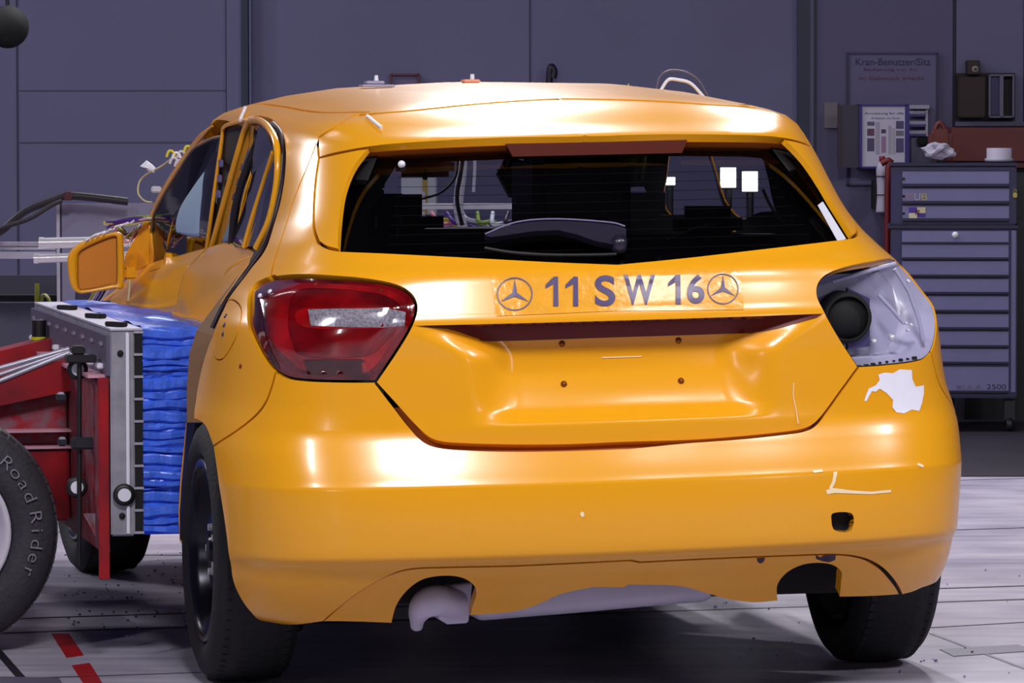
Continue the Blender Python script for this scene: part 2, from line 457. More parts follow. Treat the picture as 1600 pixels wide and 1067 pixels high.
def clean0(P):
    out = [P[0]]
    for q in P[1:]:
        if np.linalg.norm(q-out[-1]) > 1e-4: out.append(q)
    res = []
    for i in range(len(out)):
        p, q = out[i], out[(i+1) % len(out)]; L = np.linalg.norm(q-p)
        if L < .03: res.append(p); continue
        k = int(math.ceil(L/.01))
        for t in range(k): res.append(p+(q-p)*t/k)
    return np.array(res)
tgs = shrink(tg, .003)
tailgate = panel('tailgate', vclip(tgs, VB, True), (), PAINT, car, sp=.010, flange=.02, vlim=(VB, 2.))
panel('tailgate_lower_skin', vclip(tgs, VB, False), (), PAINT, tailgate, sp=.010, flange=.02, vlim=(0., VB), rows=(.656,.660,.688,.692), yoff=lambda a, v: np.where(v < .656, .0615-fYr(v), 0.)*sst((.656-v)/.006))
_aa = np.linspace(-17, 17, 120); _q0 = roll(skin(_aa, np.full(120, VB+1e-5))); _q1 = roll(skin(_aa, np.full(120, VB-1e-5)))
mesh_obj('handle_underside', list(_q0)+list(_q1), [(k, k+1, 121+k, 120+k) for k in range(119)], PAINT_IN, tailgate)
# roof spoiler at the top of the tailgate
gapL = [('m',0,1.392),(870,155),(780,160),(700,167),(620,175),(572,180)]
te = [(499,246),(530,238),(600,227),(700,220),(800,215.5),(900,214.5),('m',0,1.308)]
sp_o = sym([gapL, [(572,180),(550,182),(529,196),(498,216)], [(498,216),(499,246)], te])
spoiler = panel('roof_spoiler', shrink(sp_o, .002), (), PAINT, car, sp=.012, flange=.022)
# underside of the spoiler, from its trailing edge forward to the glass
tq = [hit(*q) if q[0] != 'm' else np.array([0., q[2]]) for q in te]
tq = catmull([np.array([p[0]*UA, p[1]]) for p in tq], 8)
tq = np.array(tq+[np.array([-p[0], p[1]]) for p in tq[::-1][1:]])
A_, V_ = tq[:, 0]/UA, tq[:, 1]
e0 = skin(A_, V_)-skin_n(A_, V_)*.02
rows_ = []
for t in np.linspace(0, 1, 7):
    q = e0.copy(); q[:, 1] += t*.085+.0*np.abs(q[:, 0]); q[:, 2] -= .034*t; q[:, 0] *= (1-.05*t)
    rows_.append(roll(q))
n_ = len(e0)
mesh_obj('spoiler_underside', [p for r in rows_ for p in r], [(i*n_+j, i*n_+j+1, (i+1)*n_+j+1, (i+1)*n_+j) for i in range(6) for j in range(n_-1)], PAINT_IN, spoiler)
# high brake light box below the spoiler
hb = MB()
P8 = [roll(np.array(q)) for q in [(-.175,.425,1.262),(.235,.425,1.262),(.235,.50,1.262),(-.175,.50,1.262),(-.19,.43,1.292),(.25,.43,1.292),(.25,.50,1.30),(-.19,.50,1.30)]]
hb.hexa(P8); hb.build('high_brake_light', mat('brake_light_cover', srgb(84, 26, 8), .3, 0, .6, .1), spoiler)  # cover colour darkened to carry the shade below the spoiler
# side fins beside the rear glass
pod = outline([podO, podB, podI, [(576,232),(560,234),(530,240),(500,247)]])
for O_ in (pod, mirror(pod)):
    panel('window_fin', shrink(O_, .002), (), PAINT, car, sp=.012, flange=.014, off=.001)
# rear glass: flush at the foot, sunk under the spoiler at the head
gl_ = [('m',0,1.302),('m',-8,1.302),(560,216)]
win = sym([[('m',0,1.016),(850,407),(700,399),(600,394),(520,389)], [(520,389),(520,330),(530,280),(560,222)], [(560,222),('m',-8,1.315),('m',0,1.315)]])
rear_glass = panel('rear_window', win, (), GLASSD, car, sp=.03, flange=0, offf=lambda a, v: -.012-.035*np.clip((v-1.016)/.28, 0, 1))
# black printed border and heater lines on the glass belong to it
bord_in = sym([[('m',0,1.045),(850,393),(700,388),(600,383),(566,381)], [(566,381),(570,330),(585,285),(612,238)], [(612,238),('m',-8,1.300),('m',0,1.303)]])
panel('window_border', win, [bord_in], mat('black_print', (.002,.002,.003,1), .25), rear_glass, sp=.02, flange=0, offf=lambda a, v: -.0135-.035*np.clip((v-1.016)/.28, 0, 1))
hl = MB()
for k, vv in enumerate(np.linspace(1.06, 1.25, 9)):
    aa = np.linspace(-17, 17, 30); P = roll(skin(aa, np.full(30, vv), -.015-.035*np.clip((vv-1.016)/.28, 0, 1)*np.ones(30)))
    hl.tube(P, .0006, 4)
hl.build('heater_line', mat('copper_wire', srgb(70, 55, 45), .5), rear_glass)
# roof
roof_gap = [hit(*q) if q[0] != 'm' else np.array([0., q[2]]) for q in gapL[:-1]]+[hit(572,178), hit(550,179)]
rg = catmull([np.array([p[0]*UA, p[1]+.0025]) for p in roof_gap], 6)
rail = [np.array(p) for p in [(-21*UA,1.374),(-30*UA,1.372),(-60*UA,1.372),(-90*UA,1.372),(-120*UA,1.376),(-150*UA,1.388),(-178*UA,1.39)]]
rl = catmull([rg[-1]]+rail, 6)
Lh = list(rg)+rl[1:]+[np.array([-178*UA, 1.446]), np.array([-90*UA, 1.447]), ]
Lh = np.array(Lh); Rh = Lh[::-1].copy(); Rh[:, 0] *= -1
ro = np.array(list(Lh)+list(Rh)); keep = [ro[0]]
for q in ro[1:]:
    if np.linalg.norm(q-keep[-1]) > 2e-3: keep.append(q)
if np.linalg.norm(keep[0]-keep[-1]) < 2e-3: keep.pop()
panel('roof_panel', np.array(keep), (), PAINT, car, sp=.02, flange=.02)
panel('roof_lining', shrink(np.array(keep), .012), (), mat('dark_headlining', srgb(26, 24, 30), .9), car, sp=.05, flange=0, off=-.03)
# left body side: quarter, pillar and roof rail in one pressing
def dense(P, seg=6):
    P = catmull(P, seg) if len(P) > 2 else P
    return list(P)
def hp(*pts):
    return [np.array([q[0]*UA, q[1]]) for q in [(np.array([t[1], t[2]], float) if t[0] == 'm' else hit(*t)) for t in pts]]
def clean(P, g=.02):
    out = [P[0]]
    for q in P[1:]:
        if np.linalg.norm(q-out[-1]) > 1.5e-3: out.append(q)
    if np.linalg.norm(out[0]-out[-1]) < 1.5e-3: out.pop()
    res = []
    for i in range(len(out)):
        p, q = out[i], out[(i+1) % len(out)]; L = np.linalg.norm(q-p); k = max(1, int(math.ceil(L/g)))
        for t in range(k): res.append(p+(q-p)*t/k)
    return np.array(res)
def a_of_y(y, v):
    aa = np.linspace(5, 175, 1700); P = skin(-aa, np.full(len(aa), v)); k = np.abs(P[:, 1]-y).argmin(); return aa[k]
def arch_pts(yc, zc, r, t0, t1, n=14):
    out = []
    for t in np.linspace(t0, t1, n):
        y = yc-r*math.cos(t); z = zc+r*math.sin(t); out.append(np.array([-a_of_y(y, z)*UA, z]))
    return out
SEAM = dense(hp(*seamL))
LBOT = dense(hp(*lampL_bot))[::-1]   # from the top left round the outside to the bottom inner corner
nl = [k for k, q in enumerate(LBOT)]
# the lamp's outer edge down to where the bumper seam starts
fs = hp((428,584))[0]
ks = int(np.argmin([np.linalg.norm(q-fs) for q in LBOT]))
LOUT = LBOT[:ks+1]
FEND = dense([LOUT[-1]]+hp((424,605),(414,630),(396,652),(366,675),(333,697)))
arch = dense(hp((333,697),(328,683),(322,668),(315,660),(308,656)))
# aperture edge of the rear door, from the arch top back to the roof
APER = dense(hp((404,182),(425,189),(440,207),(446,235),(445,270),(439,310),(428,350),(413,392),(393,418),(371,447),(353,474),(338,510),(324,545),(314,580),(308,610),(304,638),(303,655)))
tail_ = []
railL = [np.array([-21*UA,1.3715]), np.array([-30*UA,1.3695]), np.array([-60*UA,1.3695]), np.array([-90*UA,1.3695]), np.array([-120*UA,1.373]), np.array([-128*UA,1.36])]
left = [SEAM[0]]+SEAM+LOUT+FEND+arch+tail_[::-1]+APER[::-1]
fwd = [np.array(q) for q in [(-62*UA,1.318),(-80*UA,1.322),(-100*UA,1.325),(-112*UA,1.31),(-120*UA,1.20),(-124*UA,1.08),(-126*UA,1.0)]]
left += fwd[:]+[np.array([-131*UA,1.0]), np.array([-131*UA,1.2]), np.array([-130*UA,1.33])]+railL[::-1]
left += hp((550,181),(529,196),(499,214))
ql = clean(left)
flapc = hp(*[(366,468),(377,480),(376,505),(366,535),(350,560),(338,562),(333,548),(336,520),(346,490),(356,470)])
flap = clean(catmull(flapc, 5, True), .012)
quarter_l = panel('left_body_side', shrink(ql, .002), [flap], PAINT, car, sp=.016, flange=.03)
flap_o = panel('filler_flap', shrink(flap, .0035), (), PAINT, car, sp=.012, flange=.01, off=.0005)
# right body side, with its door windows
qr_pts = [SEAM[0]]+SEAM+LOUT+FEND+arch_pts(.80, .335, .365, .72, math.pi*.95, 22)
qr_pts += [np.array(q) for q in [(-70*UA,.22),(-110*UA,.22),(-112*UA,1.0),(-131*UA,1.0),(-131*UA,1.2),(-130*UA,1.33)]]+railL[::-1]+hp((550,181),(529,196),(499,214))
qr = mirror(clean(qr_pts))
def inflate_hole(pts): return clean(catmull([np.array([a*UA, v]) for a, v in pts], 5, True), .02)
rw = inflate_hole([(40,1.12),(41,1.22),(47,1.295),(60,1.312),(84,1.316),(84,1.08),(60,1.09),(46,1.10)])
fw = inflate_hole([(89,1.05),(89,1.31),(100,1.315),(110,1.30),(120,1.20),(127,1.06),(105,1.04)])
body_r = panel('right_body_side', shrink(qr, .002), [rw, fw], PAINT, car, sp=.018, flange=.004)
LIN = mat('dark_headlining', srgb(26, 24, 30), .9)
panel('side_lining', shrink(qr, .012), [shrink(rw, .004), shrink(fw, .004)], LIN, car, sp=.03, flange=0, off=-.008)
# front wings, bonnet and front bumper
def fpoly(pts): return clean([np.array([a*UA, v]) for a, v in pts], .03)
panel('right_front_wing', fpoly([(112.5,.55),(112.5,.995),(128,.995),(140,.93),(150,.80),(150,.45),(136,.45),(133,.62),(127,.70),(119,.66)]), (), PAINT, car, sp=.03)
panel('left_front_wing', mirror(fpoly([(119,.72),(117,.90),(121,.995),(128,.995),(140,.93),(150,.80),(150,.45),(137,.45),(135,.62),(130,.70)])), (), PAINT, car, sp=.03)
panel('front_bumper', fpoly([(151,.22),(151,.70),(178,.70),(178,.22)]), (), PAINT, car, sp=.03)
panel('front_bumper', mirror(fpoly([(151,.22),(151,.70),(178,.70),(178,.22)])), (), PAINT, car, sp=.03)
bn = []
for i, y in enumerate(np.linspace(3.0, 4.15, 9)):
    z = [1.0, .985, .97, .95, .93, .90, .87, .82, .72][i]
    for x in np.linspace(-.70, .72, 9): bn.append(roll(np.array([x, y, z-.09*(abs(x)/.75)**3-.0])))
mesh_obj('bonnet', bn, [(i*9+j, i*9+j+1, (i+1)*9+j+1, (i+1)*9+j) for i in range(8) for j in range(8)], PAINT, car)
# rear bumper
tailb = dense(hp((333,697),(339,740),(348,800),(356,862),(363,905),(376,936),(396,962),(425,974),(458,978),(505,972)))
dline = dense(hp((505,972),(530,951),(560,928),(600,904),(640,890),(700,887),(800,885)))+[np.array([0, .3385])]
bp = dense(hp(*seamBot))[::-1]+[q for q in LBOT[::-1] if False]
LBI = LBOT[ks:]           # lamp's lower edge, bumper seam start to inner corner
seamBot2 = [(587,598),(614,633),(639,665),(661,688),(686,698),(730,702),(800,704),(880,703),('m',0,.5975)]
bl = dense(hp(*seamBot2))[::-1]+LBI[::-1]+FEND+tailb+dline
bl = np.array(bl)
dlineR = dense(hp((1408,930),(1403,918),(1390,900),(1372,884),(1345,872),(1300,867),(1200,870),(1100,874),(1000,879)))+[np.array([0, .3385])]
tbm = np.array(dense(hp((333,697),(339,740),(348,800),(356,862),(363,905),(376,936),(390,955))))*np.array([-1, 1])
tailR = list(tbm)+dense(hp((1440,919),(1424,926),(1408,930)))
upR = np.array([np.array([0,.5975])]+list(dense(hp(*(seamBot[:-1]+[('m',-3,.6035)])))[::-1])+LBI[::-1]+FEND)*np.array([-1, 1])
br = np.array(list(upR)+tailR+dlineR)[::-1]
bump_o = clean(list(bl)+list(br))
toh = clean(catmull(hp((1300,803),(1312,800),(1328,801),(1334,808),(1333,822),(1327,831),(1308,830),(1301,824),(1299,812)), 4, True), .006)
bumper = panel('rear_bumper', shrink(bump_o, .003), [toh], PAINT, car, sp=.0115, flange=.022)
# rear valance with the two exhaust openings
db = dense(hp((505,972),(560,973),(614,975)))+dense(hp((614,975),(622,950),(640,925),(664,908),(695,902),(724,905),(743,917),(746,932),(739,950),(735,963)))+dense(hp((735,963),(800,958),(840,948),(880,931),(930,920)))+[np.array([0, .268])]
dbR = dense(hp((985,916),(1060,918),(1100,927),(1140,938),(1180,943),(1218,940)))+dense(hp((1218,940),(1220,916),(1233,898),(1255,886),(1280,882),(1304,885),(1318,896),(1317,912),(1313,934)))+dense(hp((1313,934),(1360,933),(1408,930)))
vl = dline[::-1]+db+dbR+dlineR[:-1]
vo = clean(vl, .015)
def vyo(a, v): return .008+.016*sst((.335-v)/.03)-.012*sst((.262-v)/.05)
valance = panel('rear_valance', shrink(vo, .002), (), PAINT, car, sp=.011, flange=.03, yoff=vyo)
# inner shell behind the shut gaps
inn = clean([np.array([a*UA, v]) for a, v in [(-28,.36),(-28,.70),(-14.3,.70),(-13,.80),(-13,1.02),(13,1.02),(13,.80),(14.3,.70),(28,.70),(28,.36)]], .03)
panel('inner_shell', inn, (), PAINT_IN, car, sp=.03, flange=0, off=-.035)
for s_ in (-1, 1):
    pl = clean([np.array([s_*a*UA, v]) for a, v in [(15,1.02),(15,1.005),(34,1.005),(46,1.05),(40,1.36),(20,1.36),(19,1.30),(21,1.12)]], .03)
    panel('inner_pillar', pl if s_ < 0 else pl[::-1], (), mat('black_trim', (.004,.004,.005,1), .8), car, sp=.03, flange=0, off=-.04)
# --- tail lamp, left
lampc = lamp_o.mean(0)
def bulge(O_):
    def f(a, v):
        P = np.stack([a*UA, v], -1); d = segdist(P, np.asarray(O_)); return -.006+.022*sst(d/.06)
    return f
tail_lamp = panel('tail_lamp', shrink(lamp_o, .003), (), REDL, car, sp=.008, flange=.03, offf=bulge(lamp_o), fmat=DREDL)
def decal(name, pts, mt, parent, off, closed=True, sp=.02, flange=0, holes=()):
    P = clean(catmull(hp(*pts), 4, True) if closed else hp(*pts), .012)
    bf = bulge(lamp_o)
    if parent is tail_lamp: return panel(name, P, holes, mt, parent, sp=.012, flange=0, offf=lambda a, v: bf(a, v)+off)
    return panel(name, P, holes, mt, parent, sp=sp, flange=flange, off=off)
decal('reverse_lamp', [(486,489),(530,487),(600,486),(634,488),(632,509),(600,512),(540,512),(490,511)], mat('clear_lamp_cells', srgb(170, 165, 180), .15, .3, 1, .05, var=.5, vscale=160), tail_lamp, .0012, closed=False)
ringo = catmull(hp((455,560),(430,530),(424,490),(430,455),(450,443),(500,441),(580,447),(622,458),(636,478),(630,512),(605,545),(588,570),(560,584),(480,580)), 5, True)
ringi = catmull(hp((480,556),(462,535),(456,500),(462,470),(476,455),(520,453),(590,460),(618,472),(624,484),(600,485),(480,487),(480,513),(600,514),(618,516),(600,536),(570,556)), 4, True)
decal('light_guide_ring', [], BRED, tail_lamp, .0008) if False else panel('light_guide_ring', clean(ringo, .012), [clean(ringi, .012)], BRED, tail_lamp, sp=.012, flange=0, offf=lambda a, v: bulge(lamp_o)(a, v)+.0008)
decal('lower_reflector', [(478,562),(566,560),(566,584),(480,585)], DREDL, tail_lamp, .0016, closed=False)
decal('side_reflector', [(400,480),(412,470),(418,500),(424,540),(436,575),(424,568),(406,535),(399,505)], DREDL, tail_lamp, .0010)
for px, py in ((413,467),(428,461),(424,481)):
    lc = MB(); q = hit(px, py); P = roll(skin(q[0], q[1], .0135)); lc.lathe([(0, .004), (.005, .003), (.006, 0)], P, roll(skin_n(q[0], q[1])), 10); lc.build('reflector_dot', WHITE, tail_lamp)
# --- the open housing where the right lamp is missing
hole = mirror(lamp_o)
cav = empty('lamp_housing', (0, 0, 0)); cav.parent = car
a_, v_ = hole[:, 0]/UA, hole[:, 1]
R0 = skin(a_, v_, -.004)
din = np.array([-.05, 1., 0.])
cen = R0.mean(0)
rings = [R0]
for t, sc_ in ((.25, .97), (.6, .93), (1., .88)):
    q = cen+(R0-cen)*np.array([sc_, 1, sc_]); fl = R0.copy(); q[:, 1] = R0[:, 1]*(1-t*.75)+(.24)*(t*.75)+.07*t
    q[:, 0] -= .06*t*np.clip((R0[:, 0]-.66)/.12, 0, 1)
    rings.append(q)
nn_ = len(R0); VV = [p for r in rings for p in roll(r)]; k0 = len(VV)
FFc = [(i*nn_+j, i*nn_+(j+1) % nn_, (i+1)*nn_+(j+1) % nn_, (i+1)*nn_+j) for i in range(3) for j in range(nn_)]
FFc.append(tuple(range(3*nn_, 4*nn_)))
o = mesh_obj('housing_pan', VV, FFc, PRIMER, cav); o.data.polygons[-1].use_smooth = False
hb2 = MB()
def cavp(px, py, d=0.): return at(px, py, .24+d)
cc = cavp(1322, 496, .0)
hb2.lathe([(.050, -.016), (.058, -.016), (.062, .0), (.062, .05)], cc, (0, 1, 0), 36)
hb2.build('cable_grommet', DARK, cav)
hb3 = MB(); hb3.lathe([(0, -.006), (.054, -.006), (.054, .03)], cc, (0, 1, 0), 36); hb3.build('grommet_opening', DARK, cav)
# dark bracket plate around the opening
bk = MB(); pl_ = [cavp(1325,450,-.002), cavp(1359,466,-.002), cavp(1359,541,-.002), cavp(1325,546,-.002)]
bk.add(pl_+[q+np.array([0, .02, 0]) for q in pl_], [(0,1,2,3),(7,6,5,4),(0,4,5,1),(1,5,6,2),(2,6,7,3),(3,7,4,0)]); bk.build('grommet_bracket', mat('violet_grey_metal', srgb(70, 66, 110), .4, .3), cav)
rb = MB()
for s_ in ([(1300,440),(1350,425),(1400,412)], [(1372,460),(1395,485),(1412,505)], [(1398,420),(1420,455),(1436,500),(1442,530)]):
    rb.tube([cavp(x, y, -.01) for x, y in s_], .005, 8)
rb.build('stamped_ridge', PRIMER, cav)
for px, py, r in ((1317,543,.006),(1366,533,.006),(1394,527,.008),(1424,508,.004),(1419,516,.004),(1416,505,.004),(1420,440,.004)):
    sc_ = MB(); sc_.lathe([(0, -.006), (r*.6, -.006), (r, 0), (r, .01)], cavp(px, py, -.012), (0, 1, 0), 12); sc_.build('housing_screw', CHROME, cav)
# torn rubber remains along the foot of the opening
tr = MB()
for k in range(9):
    x = 1345+k*11; y = 572-k*1.6
    p = hit(x, y); P = roll(skin(p[0], p[1], -.008)); tr.box(P, (random.uniform(.006,.016), .006, random.uniform(.004,.008)), bev=.001)
tr.build('torn_clip', BLACK, cav)
# --- damage: bare primer patch, scratches, towing-eye hole
def flat_decal(name, pts, mt, off=.0012, smooth=False):
    P = clean(hp(*pts), .01) if not smooth else clean(catmull(hp(*pts), 4, True), .01)
    return panel(name, P, (), mt, bumper, sp=.02, flange=0, off=off)
BARE = mat('bare_plastic', srgb(244, 243, 255), .4, var=.04, vscale=30)
flat_decal('bare_patch', [(1352,619),(1357,607),(1368,602),(1374,594),(1372,585),(1382,582),(1395,583),(1405,577),(1424,578),(1425,592),(1430,604),(1443,602),(1443,615),(1440,630),(1436,642),(1424,640),(1412,646),(1400,644),(1394,636),(1395,625),(1385,614),(1374,607),(1368,612),(1362,611),(1358,618),(1354,626),(1350,627)], BARE)
SCR = mat('scratched_paint', srgb(255, 232, 190), .35)
flat_decal('scratch', [(1290,766),(1300,762),(1330,766),(1360,768),(1392,765),(1392,769),(1360,772),(1330,771),(1305,770),(1292,772)], SCR)
flat_decal('scratch', [(1268,735),(1284,733),(1286,737),(1272,739)], SCR)
flat_decal('scratch', [(1302,738),(1308,737),(1304,756),(1298,766),(1295,762),(1300,752)], SCR)
flat_decal('scratch', [(1434,723),(1443,727),(1442,731),(1433,727)], SCR)
flat_decal('paint_chip', [(908,799),(912,800),(913,806),(909,808),(906,803)], SCR)
# towing-eye socket
tp = toh; a_, v_ = tp[:, 0]/UA, tp[:, 1]; R0 = skin(a_, v_, -.001); R1 = skin(a_, v_, -.026)
sk = MB(); n0 = len(R0); sk.add(list(roll(R0))+list(roll(R1)), [(j, (j+1) % n0, n0+(j+1) % n0, n0+j) for j in range(n0)]+[tuple(range(n0, 2*n0))]); sk.build('towing_socket', DARK, bumper)
CHIP = mat('black_chip', srgb(40, 14, 50), .5)
def val_decal(name, pts):
    P = clean(hp(*pts), .008)
    return panel(name, P, (), CHIP, valance, sp=.02, flange=0, yoff=lambda a, v: vyo(a, v)-.0015)
val_decal('paint_chip', [(1184,873),(1197,872),(1196,879),(1191,882),(1186,878)])
val_decal('paint_chip', [(1276,867),(1284,872),(1290,868),(1308,867),(1309,876),(1300,880),(1288,878),(1278,874)])
# --- number panel sticker with its lettering
STK = mat('sticker_film', srgb(246, 172, 40), .16, 0, .6, .05, var=.08, vscale=40, bump=.15, bscale=30)
stick = panel('number_sticker', clean(hp((767,430),(960,422),(1157,419),(1162,484),(960,486),(775,494)), .02), (), STK, tailgate, sp=.02, flange=0, off=.0015)
INK = mat('blue_black_ink', srgb(62, 40, 98), .3, 0, .4, .1)
def skin_px(px, py, off):
    q = hit(px, py); return roll(skin(q[0], q[1], off))
def text_px(name, s, x0, x1, yb, yt, mt, parent, off=.0035, fn=skin_px, slope=0., thin=.0):
    cu = bpy.data.curves.new(name, 'FONT'); cu.body = s; cu.size = 1; cu.offset = thin
    to = bpy.data.objects.new(name, cu); COL.objects.link(to)
    dg = bpy.context.evaluated_depsgraph_get(); me = bpy.data.meshes.new_from_object(to.evaluated_get(dg))
    bpy.data.objects.remove(to); C = np.array([v.co[:] for v in me.vertices]); lo, hi = C.min(0), C.max(0)
    if fn is skin_px:      # cut long faces so the letters follow the curved panel
        bm = bmesh.new(); bm.from_mesh(me); bmesh.ops.triangulate(bm, faces=bm.faces)
        for _ in range(3):
            es = [e for e in bm.edges if e.calc_length() > .12]
            if es: bmesh.ops.subdivide_edges(bm, edges=es, cuts=1); bmesh.ops.triangulate(bm, faces=bm.faces)
        bm.to_mesh(me); bm.free(); C = np.array([v.co[:] for v in me.vertices])
    V = []
    for c in C:
        px = x0+(c[0]-lo[0])/(hi[0]-lo[0])*(x1-x0); py = yb+(c[1]-lo[1])/(hi[1]-lo[1])*(yt-yb)+slope*(px-x0)
        V.append(fn(px, py, off))
    F = [tuple(p.vertices) for p in me.polygons]
    return mesh_obj(name, V, F, mt, parent, smooth=False)
for ch, x0, x1, yb, yt in (('1',852,873,479,433),('1',883,904,479,433),('S',929,961,479,431),('W',974,1023,477,430),('1',1043,1064,476,430),('6',1073,1100,475,429)):
    if ch != '1': text_px('sticker_character', ch, x0, x1, yb, yt, INK, stick, thin=.022); continue
    h_ = yb-yt; b = MB()
    for quad in ([(x1-8.5,yt),(x1-1.5,yt),(x1-.8,yb),(x1-9,yb)], [(x0,yt+h_*.40),(x0,yt+h_*.27),(x1-8,yt),(x1-8.4,yt+h_*.24)]):
        k_ = len(b.V); rows_ = 6
        L_ = [(np.array(quad[0])*(1-t)+np.array(quad[3])*t, np.array(quad[1])*(1-t)+np.array(quad[2])*t) for t in np.linspace(0, 1, rows_)]
        V = [skin_px(p[0], p[1], .0035) for ab in L_ for p in ab]
        b.add(V, [(2*i, 2*i+1, 2*i+3, 2*i+2) for i in range(rows_-1)])
    b.build('sticker_character', INK, stick)
def star_badge(cx, cy, rx, ry, off=.0035):
    b = MB(); n = 40
    for r0, r1 in ((1., .93),):
        V = []
        for rr in (r0, r1):
            for t in np.linspace(0, 2*math.pi, n, endpoint=False): V.append(skin_px(cx+rx*rr*math.cos(t), cy+ry*rr*math.sin(t), off))
        b.add(V, [(j, (j+1) % n, n+(j+1) % n, n+j) for j in range(n)])
    c0 = skin_px(cx, cy, off)
    for t in (-math.pi/2, math.pi/6, 5*math.pi/6):
        tip = skin_px(cx+rx*.93*math.cos(t), cy+ry*.93*math.sin(t), off)
        s1 = skin_px(cx+rx*.15*math.cos(t+1.05), cy+ry*.15*math.sin(t+1.05), off); s2 = skin_px(cx+rx*.15*math.cos(t-1.05), cy+ry*.15*math.sin(t-1.05), off)
        b.add([c0, s1, tip, s2], [(0, 1, 2), (0, 2, 3)])
    return b.build('star_emblem', INK, stick)
star_badge(804, 460, 28, 26); star_badge(1129, 452, 24.5, 24)
# dark red strip that paints in the shade under the handle brow
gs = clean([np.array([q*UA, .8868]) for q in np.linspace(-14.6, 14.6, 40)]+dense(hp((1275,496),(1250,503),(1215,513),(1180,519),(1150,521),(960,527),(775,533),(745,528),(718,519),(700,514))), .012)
panel('brow_shade_strip', gs, (), mat('brow_shade_maroon', srgb(98, 14, 8), .5), tailgate, sp=.011, flange=0, vlim=(0., VB), yoff=lambda a, v: -.002+0*v)
# studs in the plate recess
for px, py in ((878,537),(1060,532),(881,600),(1064,595)):
    q = hit(px, py); b = MB(); b.lathe([(0, .006), (.004, .006), (.004, .002), (.0075, .001), (.008, -.002)], roll(skin(q[0], q[1], 0.)), roll(skin_n(q[0], q[1])), 16)
    b.build('plate_stud', mat('brass_stud', srgb(150, 90, 30), .35, .7), tailgate)
b = MB(); q0, q1 = skin_px(940, 559, .001), skin_px(1002, 557, .001); b.tube([q0, q1], .0015, 6); b.build('paint_scratch', SCR, tailgate)
b = MB(); b.tube([skin_px(1240, 598, .001), skin_px(1239, 617, .001), skin_px(1243, 638, .001), skin_px(1247, 662, .001)], .0012, 6); b.build('paint_scratch', SCR, tailgate)
for px, py in ((376,572),):
    b = MB(); q = hit(px, py); b.lathe([(0, .001), (.005, .001), (.006, 0)], roll(skin(q[0], q[1], .001)), roll(skin_n(q[0], q[1])), 12); b.build('body_plug', mat('red_plug', srgb(130, 30, 10), .5), quarter_l)
for k, (px, py) in enumerate(((353,494),(351,508),(349,522))):
    b = MB(); q = hit(px, py); b.lathe([(0, .002), (.005, .002), (.006, 0)], roll(skin(q[0], q[1], .001)), roll(skin_n(q[0], q[1])), 10); b.build('marker_dot', mat('dark_sticker', srgb(60, 50, 90), .4), flap_o)
# reflective tape bits on roof corner
b = MB(); b.tube([skin_px(574,183,.003), skin_px(585,192,.003), skin_px(596,201,.003)], .0042, 8); b.build('tape_strip', WHITE, spoiler)
# ================================================================== wheels
def wheel(name, c, side, parent, R=.316, W=.205, rim_r=.215, rim_mat=STEELB, ax=(1, 0, 0), tyre_name='tyre', tm=None):
    """side: -1 outer face towards -axis"""
    ax = np.array(ax, float)*side
    e = empty(name, (0, 0, 0)); e.parent = parent
    r0 = rim_r+.005; h = W/2
    prof = [(r0, h*.80), (r0+.012, h*.95), (r0+.035, h*1.03), (R-.05, h*1.03), (R-.022, h*.93), (R-.010, h*.80), (R-.004, h*.6), (R, h*.4), (R, -h*.4), (R-.004, -h*.6), (R-.010, -h*.80), (R-.022, -h*.93), (R-.05, -h*1.03), (r0+.03, -h*1.02), (r0, -h*.8), (r0, h*.8)]
    b = MB(); b.lathe(prof, c, ax, 72)
    # tread grooves as blocks proud of the carcass
    for k in range(72):
        t = 2*math.pi*k/72
        up = np.array([0, 0, 1.]); sd = np.cross(ax, up); sd /= np.linalg.norm(sd)
        rad = sd*math.cos(t)+up*math.sin(t); tan = np.cross(ax, rad)
        Rm = np.stack([ax, tan, rad], -1)
        for o_ in (-.62, -.22, .22, .62):
            b.box(np.array(c)+rad*(R-.003-(.005 if abs(o_) > .5 else 0))+ax*o_*h+tan*.004*(1 if o_ > 0 else -1), (h*.30, R*.068, .006), R=Rm)
    b.build(tyre_name, tm or RUBBER, e)
    b = MB()
    b.lathe([(rim_r+.006, h*.88), (rim_r+.004, h*.94), (rim_r-.008, h*.94), (rim_r-.012, h*.70), (rim_r-.03, h*.40), (rim_r-.035, -h*.85), (rim_r+.004, -h*.9), (rim_r+.004, -h*.8), (rim_r+.004, h*.86)], c, ax, 60)
    b.build('rim', rim_mat, e)
    b = MB()
    b.lathe([(.0, h*.78), (.030, h*.78), (.034, h*.62), (.075, h*.60), (.095, h*.66), (rim_r*.72, h*.42), (rim_r*.86, h*.30), (rim_r-.02, h*.36), (rim_r-.02, h*.28), (rim_r*.8, h*.2), (0, h*.3)], c, ax, 60)
    b.build('wheel_disc', rim_mat, e)
    for k in range(5):
        t = 2*math.pi*k/5; up = np.array([0, 0, 1.]); sd = np.cross(ax, up)
        p = np.array(c)+(sd*math.cos(t)+up*math.sin(t))*.056
        b = MB(); b.lathe([(0, .016), (.009, .016), (.010, 0)], p+ax*h*.60, ax, 6, sm=False); b.build('wheel_bolt', CHROME if rim_mat is STEELB else BLACK, e)
    return e
for s_ in (-1, 1):
    b = MB(); b.lathe([(0, 0), (.20, 0), (.20, .03), (0, .03)], (s_*.69, .80 if s_ > 0 else .745, .316), (1, 0, 0), 40); b.build('brake_drum', DARK, car)
wheel('rear_wheel', (-.795, .755, .316), -1, car)
wheel('rear_wheel', (.790, .80, .316), 1, car)
wheel('front_wheel', (-.785, 3.48, .316), -1, car, ax=(.995, .06, 0))
wheel('front_wheel', (.785, 3.50, .316), 1, car)
